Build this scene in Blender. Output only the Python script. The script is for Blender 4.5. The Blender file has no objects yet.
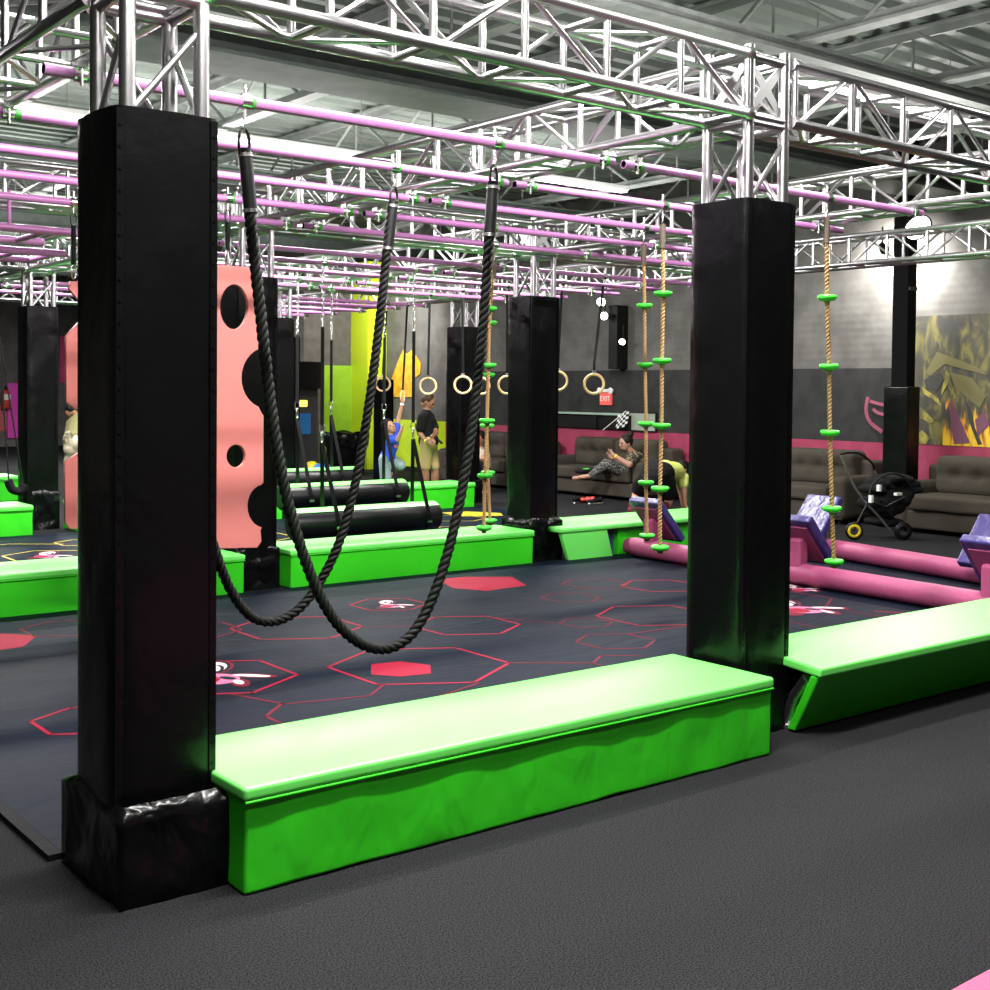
import bpy, bmesh, math, random
from mathutils import Vector, Matrix, Quaternion, noise
random.seed(11)
C = bpy.context.scene.collection
PI = math.pi
V = Vector

# ------------------------------------------------------------------ camera model
YAW, PITCH, ROLL = map(math.radians, (51.748, 1.5835, 0.540))
FPX, CXP, CYP, EYE = 1246.05, 495.0, 423.52, 1.65
_F = V((math.cos(YAW), math.sin(YAW), 0)); _R = V((math.sin(YAW), -math.cos(YAW), 0)); _U = V((0, 0, 1))
_F2 = _F * math.cos(PITCH) - _U * math.sin(PITCH); _U2 = _U * math.cos(PITCH) + _F * math.sin(PITCH)
_R3 = _R * math.cos(ROLL) + _U2 * math.sin(ROLL); _U3 = _U2 * math.cos(ROLL) - _R * math.sin(ROLL)
CAM = V((0, 0, EYE))
def plane(ax, val, px, py):
    """point of the real plane axis=val seen at a photo pixel"""
    d = _F2 + _R3 * ((px - CXP) / FPX) - _U3 * ((py - CYP) / FPX)
    return CAM + d * ((val - CAM[ax]) / d[ax])
def onX(v, px, py): return plane(0, v, px, py)
def onY(v, px, py): return plane(1, v, px, py)
def onZ(v, px, py): return plane(2, v, px, py)

# ------------------------------------------------------------------ mesh builder
class MB:
    def __init__(s): s.v = []; s.f = []; s.m = []; s.sm = []
    def add(s, verts, faces, m=0, smooth=False):
        b = len(s.v); s.v += [tuple(v) for v in verts]
        for f in faces: s.f.append([i + b for i in f]); s.m.append(m); s.sm.append(smooth)
        return s
    def box(s, lo, hi, m=0, T=None):
        x0, y0, z0 = lo; x1, y1, z1 = hi
        vs = [V(p) for p in ((x0,y0,z0),(x1,y0,z0),(x1,y1,z0),(x0,y1,z0),(x0,y0,z1),(x1,y0,z1),(x1,y1,z1),(x0,y1,z1))]
        if T: vs = [T @ v for v in vs]
        return s.add(vs, [(0,3,2,1),(4,5,6,7),(0,1,5,4),(1,2,6,5),(2,3,7,6),(3,0,4,7)], m)
    def hexa(s, bot, top, m=0):
        """six-sided solid from 4 bottom and 4 top corners (counter-clockwise)"""
        return s.add(list(bot) + list(top), [(0,3,2,1),(4,5,6,7),(0,1,5,4),(1,2,6,5),(2,3,7,6),(3,0,4,7)], m)
    def tube(s, pts, r, n=10, m=0, caps=True, closed=False, squash=1.0, ref=None):
        pts = [V(p) for p in pts]; N = len(pts)
        rs = r if isinstance(r, (list, tuple)) else [r] * N
        t0 = (pts[1] - pts[0]).normalized()
        up = V((0, 0, 1)) if abs(t0.z) < .95 else V((1, 0, 0))
        a = V(ref).normalized() if ref is not None else t0.cross(up).normalized(); rings = []
        for i in range(N):
            if closed: t = (pts[(i + 1) % N] - pts[i - 1]).normalized()
            elif i == 0: t = t0
            elif i == N - 1: t = (pts[-1] - pts[-2]).normalized()
            else: t = ((pts[i + 1] - pts[i]).normalized() + (pts[i] - pts[i - 1]).normalized()).normalized()
            a = (a - t * a.dot(t)).normalized(); b = t.cross(a)
            rings.append([pts[i] + (a * math.cos(2 * PI * k / n) + b * math.sin(2 * PI * k / n) * squash) * rs[i] for k in range(n)])
        vs = [v for rg in rings for v in rg]; fs = []
        for i in range(N if closed else N - 1):
            j = (i + 1) % N
            for k in range(n): fs.append((i*n+k, i*n+(k+1)%n, j*n+(k+1)%n, j*n+k))
        s.add(vs, fs, m, True)
        if caps and not closed:
            s.add(rings[0], [tuple(reversed(range(n)))], m); s.add(rings[-1], [tuple(range(n))], m)
        return s
    def strap(s, pts, w, t, wdir, m=0):
        """flat webbing of width w along direction wdir, thickness t"""
        pts = [V(p) for p in pts]; vs = []; wd = V(wdir).normalized()
        for i, p in enumerate(pts):
            d = (pts[min(i + 1, len(pts) - 1)] - pts[max(i - 1, 0)]).normalized()
            nrm = d.cross(wd).normalized(); ww = nrm.cross(d).normalized()
            vs += [p - ww*w/2 - nrm*t/2, p + ww*w/2 - nrm*t/2, p + ww*w/2 + nrm*t/2, p - ww*w/2 + nrm*t/2]
        fs = []
        for i in range(len(pts) - 1):
            for k in range(4): fs.append((i*4+k, i*4+(k+1)%4, i*4+4+(k+1)%4, i*4+4+k))
        fs += [(3,2,1,0), tuple(len(vs) - 4 + k for k in range(4))]
        return s.add(vs, fs, m)
    def lathe(s, prof, n=24, at=(0,0,0), T=None, m=0):
        vs = []; fs = []; P = len(prof)
        for k in range(n):
            c, q = math.cos(2*PI*k/n), math.sin(2*PI*k/n)
            for r, z in prof:
                p = V((r*c, r*q, z)); p = T @ p if T else p
                vs.append(p + V(at))
        for k in range(n):
            j = (k + 1) % n
            for i in range(P - 1): fs.append((k*P+i, j*P+i, j*P+i+1, k*P+i+1))
        return s.add(vs, fs, m, True)
    def ball(s, c, r, n=14, m=0, T=None):
        r = r if isinstance(r, (list, tuple)) else (r, r, r)
        prof = [(max(1e-4, math.sin(PI*i/n)), -math.cos(PI*i/n)) for i in range(n + 1)]
        M = Matrix.Diagonal((*r, 1.0)); M = (T @ M) if T else M
        return s.lathe(prof, n * 2, c, M, m)
    def grid(s, f, nu, nv, m=0, smooth=True):
        vs = [f(i / nu, j / nv) for i in range(nu + 1) for j in range(nv + 1)]
        fs = [(i*(nv+1)+j, (i+1)*(nv+1)+j, (i+1)*(nv+1)+j+1, i*(nv+1)+j+1) for i in range(nu) for j in range(nv)]
        return s.add(vs, fs, m, smooth)
    def mesh(s, name, mats):
        me = bpy.data.meshes.new(name); me.from_pydata(s.v, [], s.f)
        for mt in (mats if isinstance(mats, (list, tuple)) else [mats]): me.materials.append(mt)
        me.polygons.foreach_set('material_index', s.m); me.polygons.foreach_set('use_smooth', s.sm)
        me.validate(); me.update(); return me
    def build(s, name, mats, parent=None, bevel=0, seg=2, label=None):
        return link(name, s.mesh(name, mats), parent, bevel, seg, label)

def link(name, me, parent=None, bevel=0, seg=2, label=None):
    o = bpy.data.objects.new(name, me); C.objects.link(o)
    if parent is not None:
        o.parent = parent; o.matrix_parent_inverse = Matrix.Translation(-parent.location) if parent.rotation_euler[2] == 0 else parent.matrix_basis.inverted()
    if bevel:
        b = o.modifiers.new('edges', 'BEVEL'); b.width = bevel; b.segments = seg; b.limit_method = 'ANGLE'; b.angle_limit = math.radians(40)
    if label: o['label'] = label
    return o
def thing(name, label, cat, loc=(0, 0, 0), group=None):
    o = bpy.data.objects.new(name, None); C.objects.link(o); o.location = loc
    o.empty_display_size = .1
    o['label'] = label; o['category'] = cat
    if group: o['group'] = group
    return o
def tag(o, label, cat, group=None, kind=None):
    if label: o['label'] = label
    if cat: o['category'] = cat
    if group: o['group'] = group
    if kind: o['kind'] = kind
    return o
def struct(name, mb, m, bevel=0, label=None, cat=None):
    o = mb.build(name, m, None, bevel); o['kind'] = 'structure'
    if label: o['label'] = label
    if cat: o['category'] = cat
    return o
def copy_tree(o, parent=None):
    c = o.copy(); C.objects.link(c)
    if parent is not None: c.parent = parent
    for ch in list(o.children): copy_tree(ch, c)
    return c
def flat_shape(name, outer, holes, depth, T, m, parent=None, res=8, bevel=0):
    """outline with holes, extruded to a real thickness; T places its xy plane"""
    cu = bpy.data.curves.new(name, 'CURVE'); cu.dimensions = '2D'; cu.fill_mode = 'BOTH'; cu.extrude = depth / 2
    if bevel: cu.bevel_depth = bevel; cu.bevel_resolution = 1
    for ring in [outer] + list(holes):
        sp = cu.splines.new('POLY'); sp.points.add(len(ring) - 1); sp.use_cyclic_u = True
        for p, q in zip(sp.points, ring): p.co = (q[0], q[1], 0, 1)
    tmp = bpy.data.objects.new('tmp', cu); C.objects.link(tmp)
    dg = bpy.context.evaluated_depsgraph_get()
    me = bpy.data.meshes.new_from_object(tmp.evaluated_get(dg)); bpy.data.objects.remove(tmp); bpy.data.curves.remove(cu)
    me.transform(T); me.materials.clear(); me.materials.append(m); me.name = name
    return link(name, me, parent)
def text_mesh(name, body, size, T, m, parent=None, depth=.004):
    cu = bpy.data.curves.new(name, 'FONT'); cu.body = body; cu.size = size; cu.align_x = 'CENTER'; cu.align_y = 'CENTER'; cu.extrude = depth / 2
    tmp = bpy.data.objects.new('tmp', cu); C.objects.link(tmp)
    dg = bpy.context.evaluated_depsgraph_get()
    me = bpy.data.meshes.new_from_object(tmp.evaluated_get(dg)); bpy.data.objects.remove(tmp); bpy.data.curves.remove(cu)
    me.transform(T); me.materials.clear(); me.materials.append(m)
    return link(name, me, parent)
def twist_rope(mb, path, r, strands=3, pitch=.1, step=.012, n=6, m=0):
    """laid rope: strands winding round a smooth path"""
    path = [V(p) for p in path]
    L = [0]
    for a, b in zip(path, path[1:]): L.append(L[-1] + (b - a).length)
    N = max(4, int(L[-1] / step)); pts = []; j = 0
    for i in range(N + 1):
        d = L[-1] * i / N
        while j < len(path) - 2 and L[j + 1] < d: j += 1
        u = (d - L[j]) / max(1e-9, L[j + 1] - L[j]); pts.append(path[j].lerp(path[j + 1], min(1, u)))
    t0 = (pts[1] - pts[0]).normalized(); up = V((0,0,1)) if abs(t0.z) < .9 else V((1,0,0)); a = t0.cross(up).normalized()
    fr = []
    for i in range(N + 1):
        t = (pts[min(i+1, N)] - pts[max(i-1, 0)]).normalized(); a = (a - t*a.dot(t)).normalized(); fr.append((a.copy(), t.cross(a)))
    for s in range(strands):
        sp = []
        for i, p in enumerate(pts):
            ph = 2*PI*(s/strands + i*L[-1]/N/pitch); A, B = fr[i]
            sp.append(p + (A*math.cos(ph) + B*math.sin(ph)) * r * .5)
        mb.tube(sp, r * .54, n, m)
    return mb
def bez(pts, n=12):
    """Catmull-Rom through points"""
    P = [V(p) for p in pts]; P = [P[0]*2 - P[1]] + P + [P[-1]*2 - P[-2]]; out = []
    for i in range(1, len(P) - 2):
        for k in range(n):
            t = k / n; a, b, c, d = P[i-1:i+3]
            out.append(.5 * ((2*b) + (c - a)*t + (2*a - 5*b + 4*c - d)*t*t + (3*b - a - 3*c + d)*t**3))
    return out + [P[-2]]

# ------------------------------------------------------------------ materials
def mat(name, col, rough=.5, metal=0, spec=.5, coat=0, emit=None, es=0):
    m = bpy.data.materials.new(name); m.use_nodes = True; b = m.node_tree.nodes['Principled BSDF']
    b.inputs['Base Color'].default_value = (*col, 1); b.inputs['Roughness'].default_value = rough
    b.inputs['Metallic'].default_value = metal; b.inputs['Specular IOR Level'].default_value = spec
    b.inputs['Coat Weight'].default_value = coat; b.inputs['Coat Roughness'].default_value = .15
    if emit: b.inputs['Emission Color'].default_value = (*emit, 1); b.inputs['Emission Strength'].default_value = es
    return m
def nd(m, t, **kw):
    n = m.node_tree.nodes.new(t)
    for k, v in kw.items():
        if k in n.inputs: n.inputs[k].default_value = v
        else: setattr(n, k, v)
    return n
def bump(m, scale=8, strength=.3, dist=.02, detail=4, stretch=(1,1,1), distort=0, kind='noise'):
    nt = m.node_tree; b = nt.nodes['Principled BSDF']
    co = nd(m, 'ShaderNodeTexCoord'); mp = nd(m, 'ShaderNodeMapping'); mp.inputs['Scale'].default_value = stretch
    nt.links.new(co.outputs['Object'], mp.inputs['Vector'])
    if kind == 'noise':
        tx = nd(m, 'ShaderNodeTexNoise', Scale=scale, Detail=detail, Distortion=distort); out = tx.outputs['Fac']
    else:
        tx = nd(m, 'ShaderNodeTexWave', Scale=scale, Distortion=distort, Detail=detail); tx.bands_direction = kind; out = tx.outputs['Fac']
    nt.links.new(mp.outputs['Vector'], tx.inputs['Vector'])
    bp = nd(m, 'ShaderNodeBump', Strength=strength, Distance=dist)
    nt.links.new(out, bp.inputs['Height'])
    if b.inputs['Normal'].is_linked:
        nt.links.new(b.inputs['Normal'].links[0].from_socket, bp.inputs['Normal'])
    nt.links.new(bp.outputs['Normal'], b.inputs['Normal'])
    return m
def speckle(m, c1, c2, scale=200, detail=2, lo=.4, hi=.6, stretch=(1,1,1)):
    nt = m.node_tree; b = nt.nodes['Principled BSDF']
    co = nd(m, 'ShaderNodeTexCoord'); mp = nd(m, 'ShaderNodeMapping'); mp.inputs['Scale'].default_value = stretch
    nt.links.new(co.outputs['Object'], mp.inputs['Vector'])
    tx = nd(m, 'ShaderNodeTexNoise', Scale=scale, Detail=detail); nt.links.new(mp.outputs['Vector'], tx.inputs['Vector'])
    rp = nd(m, 'ShaderNodeValToRGB'); e = rp.color_ramp.elements
    e[0].position = lo; e[0].color = (*c1, 1); e[1].position = hi; e[1].color = (*c2, 1)
    nt.links.new(tx.outputs['Fac'], rp.inputs['Fac']); nt.links.new(rp.outputs['Color'], b.inputs['Base Color'])
    return m

BLACK = bump(bump(mat('black_vinyl', (.0016,.0016,.002), .27, spec=.26), 4, .35, .05, 2, (1,1,.6), .3), 26, .10, .012, 3)
CRUMP = bump(mat('crumpled_black_vinyl', (.002,.002,.0025), .24, spec=.25), 7, .7, .05, 2, (1,1,.6), .6)
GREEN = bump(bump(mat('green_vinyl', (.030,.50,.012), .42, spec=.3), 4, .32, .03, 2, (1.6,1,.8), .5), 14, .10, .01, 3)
GREENLIT = bump(mat('green_vinyl_lit', (.135,.72,.11), .46, spec=.7), 3, .18, .02, 2)  # green vinyl again, overexposed top light put into the colour of lids
ALU = bump(mat('aluminium_tube', (.54,.53,.545), .3, 1.0), 30, .06, .004)
ALUD = mat('cast_aluminium', (.34,.34,.34), .45, 1.0)
PURP = mat('purple_pipe', (.44,.165,.40), .34, spec=.5)
CLIP = mat('green_clamp', (.035,.26,.03), .5)
STEEL = mat('zinc_steel', (.75,.75,.74), .25, 1.0)
DARKM = mat('dark_iron', (.02,.02,.02), .4, .6)
ROPEB = bump(mat('black_rope', (.0025,.0025,.002), .62, spec=.2), 140, .3, .004)
SLEEV = mat('black_sleeve', (.003,.003,.0035), .45, spec=.25)
ROPET = bump(mat('tan_rope', (.36,.21,.085), .8), 160, .4, .004)
DISC = mat('green_plastic', (.05,.62,.04), .38)
SALM = bump(mat('salmon_board', (.50,.155,.14), .5, spec=.3), 60, .05, .003)
SALME = mat('salmon_board_edge', (.9,.62,.58), .5)
PINKV = bump(mat('pink_vinyl', (.33,.062,.15), .5, spec=.3), 18, .3, .012, 3)
PANEL = bump(mat('pink_panel_back', (.26,.05,.13), .5), 20, .15, .01)
VIOL = bump(mat('violet_vinyl', (.042,.031,.15), .34, spec=.5), 9, .45, .03, 3, (1,1,1), .8)
CARPET = bump(speckle(mat('dark_carpet', (.02,.02,.022), .95, spec=.1), (.004,.004,.0045), (.026,.026,.0285), 170, 4), 260, .6, .004)
MATM = bump(bump(speckle(mat('navy_mat', (.01,.012,.018), .6, spec=.06), (.0022,.0042,.0105), (.0045,.0078,.0170), 300, 2), 1.6, .5, .06, 3, (.5,1.4,1), .8), 380, .12, .002)
MATP = mat('mat_pink_print', (.22,.003,.022), .7, spec=.12)
MATD = mat('mat_dull_pink_print', (.11,.004,.016), .7, spec=.12)
MATY = mat('mat_yellow_print', (.42,.33,.012), .5)
MATW = mat('mat_white_print', (.55,.48,.50), .5)
MATL = mat('mat_light_pink_print', (.40,.10,.22), .5)
SOFA = bump(speckle(mat('taupe_sofa', (.10,.088,.072), .9, spec=.15), (.036,.031,.024), (.066,.057,.045), 180, 2), 120, .3, .004)
SOFAD = mat('sofa_seam', (.03,.027,.022), .9)
WALLG = bump(speckle(mat('grey_siding', (.12,.115,.105), .7, spec=.2), (.10,.096,.09), (.135,.13,.122), 3, 4), 3.2, .12, .01, 0, (1,1,1), 0, 'Z')
WALLD = speckle(mat('charcoal_wall', (.040,.040,.042), .8, spec=.2), (.024,.024,.025), (.034,.034,.035), 4, 4)
WALLP = speckle(mat('pink_wall_paint', (.30,.03,.08), .6), (.27,.027,.07), (.32,.035,.088), 5, 3)
LIME = speckle(mat('lime_wall_paint', (.52,.70,.02), .5), (.48,.67,.018), (.56,.74,.025), 5, 3)
LIMED = speckle(mat('green_wall_paint', (.27,.50,.02), .5), (.25,.47,.018), (.29,.53,.025), 5, 3)
MAGN = mat('magenta_board', (.75,.05,.50), .45)
HOTP = mat('hot_pink_wall', (.68,.05,.18), .55)
DECK = speckle(mat('grey_green_deck', (.20,.23,.21), .55, .1), (.145,.172,.152), (.18,.21,.187), 2, 3)
JOIST = speckle(mat('grey_joist_paint', (.24,.26,.245), .55), (.21,.23,.215), (.27,.29,.275), 6, 3)
JOISTG = speckle(mat('green_grey_girder', (.115,.14,.125), .55), (.10,.125,.11), (.13,.155,.14), 6, 3)
WOOD = bump(mat('pale_birch', (.72,.48,.24), .4), 30, .1, .003)
WHITE = mat('white_plastic', (.8,.8,.78), .45)
RED = mat('red_plastic', (.62,.05,.04), .4)
EXITR = mat('exit_red_face', (.75,.10,.08), .4, emit=(.9,.12,.1), es=.35)
BLKP = mat('black_plastic', (.004,.004,.0045), .45, spec=.3)
BLKC = bump(mat('black_cloth', (.004,.004,.0045), .85, spec=.2), 60, .3, .01)
YELL = mat('yellow_plastic', (.80,.62,.02), .4)
ORANGE = speckle(mat('orange_mural_paint', (.85,.42,.02), .6), (.72,.33,.01), (.92,.50,.04), 7, 4)
SKIN1 = mat('light_skin', (.40,.20,.12), .6); SKIN2 = mat('tan_skin', (.22,.105,.06), .6); SKIN3 = mat('pale_skin', (.42,.23,.165), .6)
HAIRB = mat('dark_brown_hair', (.010,.006,.004), .6, spec=.25); HAIRK = mat('black_hair', (.004,.0035,.0035), .55, spec=.25); HAIRM = mat('brown_hair', (.035,.018,.009), .6, spec=.25)
BLUEC = bump(mat('royal_blue_cloth', (.012,.055,.48), .75), 40, .3, .01)
DENIM = bump(mat('pale_denim', (.19,.255,.27), .85), 50, .4, .01)
KHAKI = bump(mat('khaki_cloth', (.40,.285,.125), .85), 40, .35, .012)
LEAFC = speckle(mat('patterned_leaf_cloth', (.05,.045,.03), .85), (.012,.011,.010), (.30,.24,.13), 34, 3, .52, .60)
PAISL = speckle(mat('patterned_leggings', (.05,.05,.05), .85), (.015,.015,.016), (.30,.29,.26), 60, 3, .52, .60)
YELC = mat('pale_yellow_cloth', (.62,.68,.16), .8); DKC = bump(mat('charcoal_cloth', (.009,.009,.010), .85, spec=.2), 50, .3, .01)
MAROON = mat('maroon_sock', (.12,.012,.025), .85); OLIVE = bump(mat('olive_cloth', (.16,.15,.06), .85), 40, .3, .01); BEIGE = mat('beige_cloth', (.50,.42,.32), .85)
LIGHTM = mat('lamp_face', (1,1,1), .4, emit=(1,.97,.94), es=30)
TUBEL = mat('tube_light_face', (1,1,1), .4, emit=(1,.98,.96), es=9)

# ------------------------------------------------------------------ room
x0r, x1r, y0r, y1r, HC = -4.0, 14.0, -4.0, 22.0, 4.78
struct('floor', MB().box((x0r, y0r, -.1), (x1r + .2, 34.2, 0)), CARPET)
def corr():
    mb = MB(); pitch, d = .28, .055; y = y0r; prof = []
    while y < 34.2:
        prof += [(y, 0), (y + .10, 0), (y + .14, d), (y + .24, d)]; y += pitch
    vs = []; fs = []
    for (yy, z) in prof: vs += [(x0r, yy, HC + z), (x1r + .2, yy, HC + z)]
    for i in range(len(prof) - 1): fs.append((2*i, 2*i+2, 2*i+3, 2*i+1))
    return mb.add(vs, fs)
struct('ceiling', corr(), DECK)
W = MB().box((x1r, y0r, 0), (x1r + .2, y1r, HC + .06)); struct('wall_right', W, WALLG)
struct('wall_rear', MB().box((x0r - .2, y0r - .2, 0), (x1r + .2, y0r, HC + .06)), WALLG)
struct('wall_left', MB().box((x0r - .2, y0r, 0), (x0r, 34.2, HC + .06)), WALLG)
struct('wall_back', MB().box((x0r, 34, 0), (12.6, 34.2, HC + .06)), WALLG)
struct('wall_back_1', MB().box((12.45, y1r, 0), (x1r + .2, y1r + .2, HC + .06)).box((12.45, y1r + .2, 0), (12.65, 34.2, HC + .06)), speckle(mat('brown_grey_wall', (.10,.09,.082), .75), (.09,.08,.072), (.115,.105,.095), 6, 4))
# painted bands on the right wall
struct('trim_1', MB().box((13.975, 5.0, 0), (x1r, 19.25, 1.0)), WALLP)
struct('trim_2', MB().box((13.98, 9.15, 1.0), (x1r, 19.25, 1.97)), WALLD)
struct('trim_3', MB().box((13.975, 19.25, .10), (x1r, 21.35, 1.02)), LIME)
struct('baseboard_right', MB().box((13.965, 5.0, 0), (x1r, 21.35, .10)), DKC)
struct('trim_4', MB().box((13.55, 21.35, 0), (13.999, 21.999, 4.2)), mat('bright_lime_column_paint', (.55,.72,.02), .5))
struct('trim_5', MB().box((12.9, 21.95, .0), (13.55, y1r, 2.1)), LIMED)

# roof girders and joists
def joist(x, lab, ya=-3.5, yb=33.5):
    t = thing('roof_joist', lab, 'joist', (x, 6, HC - .55), 'roof joists')
    zt, zb = HC - .03, HC - .52
    for nm, z in (('top_chord', zt), ('bottom_chord', zb)):
        mb = MB()
        mb.box((x - .07, ya, z - .012), (x + .07, yb, z + .012)); mb.box((x - .012, ya, z + (.012 if z == zb else -.08)), (x + .012, yb, z + (.08 if z == zb else -.012)))
        mb.build(nm, JOIST, t)
    mb = MB(); y = ya; k = 0
    while y + .9 < yb:
        za, zc = (zb, zt) if k % 2 == 0 else (zt, zb)
        mb.tube([(x, y, za), (x, y + .75, zc)], .018, 6)
        if k % 2 == 0: mb.tube([(x, y + .75, zt), (x, y + .75, zb)], .013, 6)
        y += .75; k += 1
    mb.build('web', JOIST, t)
for i, x in enumerate((-2.1, -.2, 1.75, 3.7, 5.65, 7.6, 9.45, 11.3, 13.1)):
    joist(x, ['grey steel roof joist over the carpet, far out of the ninja course' , 'grey steel roof joist above the entrance carpet', 'grey open-web roof joist over the crumpled corner post', 'grey open-web roof joist crossing over the looped ropes',
      'grey open-web roof joist above the second bay of purple pipes', 'grey open-web roof joist past the front post, top right of photo', 'second grey roof joist, seen right of the front post at the top', 'grey open-web roof joist above the slanted step rails', 'grey open-web roof joist running over the sofas by the wall'][i])
def girder(y, lab, z0=4.02, h=.24, w=.3, JOISTG=JOISTG):
    t = thing('roof_girder', lab, 'girder', (6, y, z0), 'roof girders')
    MB().box((x0r, y - w/2, z0), (x1r, y + w/2, z0 + .03)).build('bottom_flange', JOISTG, t)
    MB().box((x0r, y - .015, z0 + .03), (x1r, y + .015, z0 + h - .03)).build('web_plate', JOISTG, t)
    MB().box((x0r, y - w/2, z0 + h - .03), (x1r, y + w/2, z0 + h)).build('top_flange', JOISTG, t)
girder(6.0, 'pale grey roof girder crossing just behind the front truss', 4.16, .10, .12, JOIST)
girder(8.62, 'wide grey-green roof girder seen below the front truss, above the looped ropes', 4.05, .2, .62)
girder(13.6, 'grey-green roof girder over the third row of padded posts', 4.0)
girder(19.0, 'grey-green roof girder high up near the lime column', 4.0)

# ------------------------------------------------------------------ truss rig
COLS = (1.514, 4.57, 7.62, 10.67); ROWS = (3.87, 9.12, 14.33, 19.6)
PS = .33; HH = .14; ZC = 3.095
_cache = {}
def tube_mesh(L, r, name='tube'):
    k = (round(L, 4), r)
    if k not in _cache:
        mb = MB()
        if name == 'chord': mb.tube([(0,0,0),(.05,0,0),(.0505,0,0),(L-.0505,0,0),(L-.05,0,0),(L,0,0)], [.031,.031,r,r,.031,.031], 12)
        else: mb.tube([(0,0,0), (L,0,0)], r, 12)
        _cache[k] = mb.mesh(name, ALU)
    return _cache[k]
def place_tube(name, a, b, r, parent):
    a, b = V(a), V(b); d = b - a
    o = bpy.data.objects.new(name, tube_mesh(d.length, r, name)); C.objects.link(o)
    o.parent = parent; q = V((1,0,0)).rotation_difference(d.normalized())
    o.location = a; o.rotation_euler = q.to_euler()
    return o
def truss(a, axis, L, label, near=False, cat='truss'):
    """box truss from a along axis (0 = x, 1 = y)"""
    t = thing('box_truss', label, cat, a)
    ex = V((1,0,0)) if axis == 0 else V((0,1,0)); ey = V((0,1,0)) if axis == 0 else V((1,0,0)); ez = V((0,0,1))
    P = lambda s, u, w: ex*s + ey*u*HH + ez*w*HH
    for u in (-1, 1):
        for w in (-1, 1): place_tube('chord', P(0, u, w), P(L, u, w), .0255, t)
    n = max(2, round(L / .46)); st = (L - .06) / n
    faces = [((-1,-1), (-1,1)), ((1,-1), (1,1)), ((-1,-1), (1,-1)), ((-1,1), (1,1))]
    for fi, (p, q) in enumerate(faces):
        segs = []
        for k in range(n + 1):
            s = .03 + k * st
            segs.append((P(s, *p), P(s, *q), .016))
            if k < n:
                pa, pb = (p, q) if (k + fi) % 2 == 0 else (q, p)
                segs.append((P(s + .03, *pa), P(s + st - .03, *pb), .0115))
        if near:
            for sa, sb, r in segs: place_tube('strut' if r > .014 else 'diagonal_brace', sa, sb, r, t)
        else:
            mb = MB()
            for sa, sb, r in segs: mb.tube([sa, sb], r, 7)
            o = mb.build('lacing', ALU); o.parent = t
    return t
spanX = ['between the first and second posts', 'between the second and third posts', 'between the third and fourth posts']
rowN = ['front', 'second-row', 'third-row', 'rearmost']
for r in range(4):
    for c in range(3):
        if r == 3 and c == 0: continue
        lab = {(0,0): 'aluminium box truss along the front, left of the front post', (0,1): 'aluminium box truss along the front, right of the front post'}.get((r, c),
              'aluminium box truss of the %s line %s' % (rowN[r], spanX[c]))
        truss(V((COLS[c] + PS - .022, ROWS[r] + PS/2, ZC)), 0, COLS[c+1] - COLS[c] - PS + .04, lab, near=(r == 0 and c < 2))
bayN = ['first', 'second', 'third']; colN = ['over the crumpled corner post', 'over the front post', 'over the third post', 'nearest the sofas']
for c in range(4):
    for b in range(3):
        if c == 0 and b > 0: continue
        lab = {(0,0): 'aluminium box truss running back from the crumpled corner post', (1,0): 'aluminium box truss running back from the front post'}.get((c, b),
              'aluminium box truss %s, across the %s bay' % (colN[c], bayN[b]))
        truss(V((COLS[c] + PS/2, ROWS[b] + PS - .022, ZC)), 1, ROWS[b+1] - ROWS[b] - PS + .04, lab, near=(b == 0 and c in (0, 1)))

# ------------------------------------------------------------------ padded posts
def nz(p, s): return noise.noise(V(p) * s)
def sleeve(x0, y0, s, z0, z1, amp=.007, seed=0, n=10, nh=40, m=BLACK, name='pad', parent=None, flare=0):
    """vinyl sleeve with slack, softly creased sides and rounded corners"""
    mb = MB(); rc = .022; per = []
    for side in range(4):
        for i in range(n):
            per.append((side, i / n))
    def P(k, w):
        side, u = per[k % len(per)]; c = (-s/2, -s/2) if side == 0 else (s/2, -s/2) if side == 1 else (s/2, s/2) if side == 2 else (-s/2, s/2)
        d = ((1,0),(0,1),(-1,0),(0,-1))[side]
        x, y = c[0] + d[0]*u*s, c[1] + d[1]*u*s
        m_ = max(abs(x), abs(y)); q = 1.0
        ex, ey = abs(x) - (s/2 - rc), abs(y) - (s/2 - rc)
        if ex > 0 and ey > 0: q = 1 - .03
        z = z0 + (z1 - z0) * w
        edge = min(1, 4*u*(1-u) + .1)
        bulge = nz((x*1.2 + seed*7, y*1.2, z*.55), 3.1) * amp * edge + nz((x + seed*3, y, z), 7) * amp * .35 * edge + .010 * edge
        fl = 1 + flare * (1 - w)
        nx, ny = ((0,-1),(1,0),(0,1),(-1,0))[side]
        return V((x0 + s/2 + x*q*fl + nx*bulge, y0 + s/2 + y*q*fl + ny*bulge, z + (.006*nz((x*9+seed, y*9, 1), 1) if w == 1 else 0)))
    N = len(per); vs = [P(k, j/nh) for j in range(nh + 1) for k in range(N)]
    fs = [(j*N+k, j*N+(k+1)%N, (j+1)*N+(k+1)%N, (j+1)*N+k) for j in range(nh) for k in range(N)]
    mb.add(vs, fs, 0, True); mb.add([vs[nh*N+k] for k in range(N)], [tuple(range(N))], 0)
    return mb.build(name, m, parent)
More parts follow.
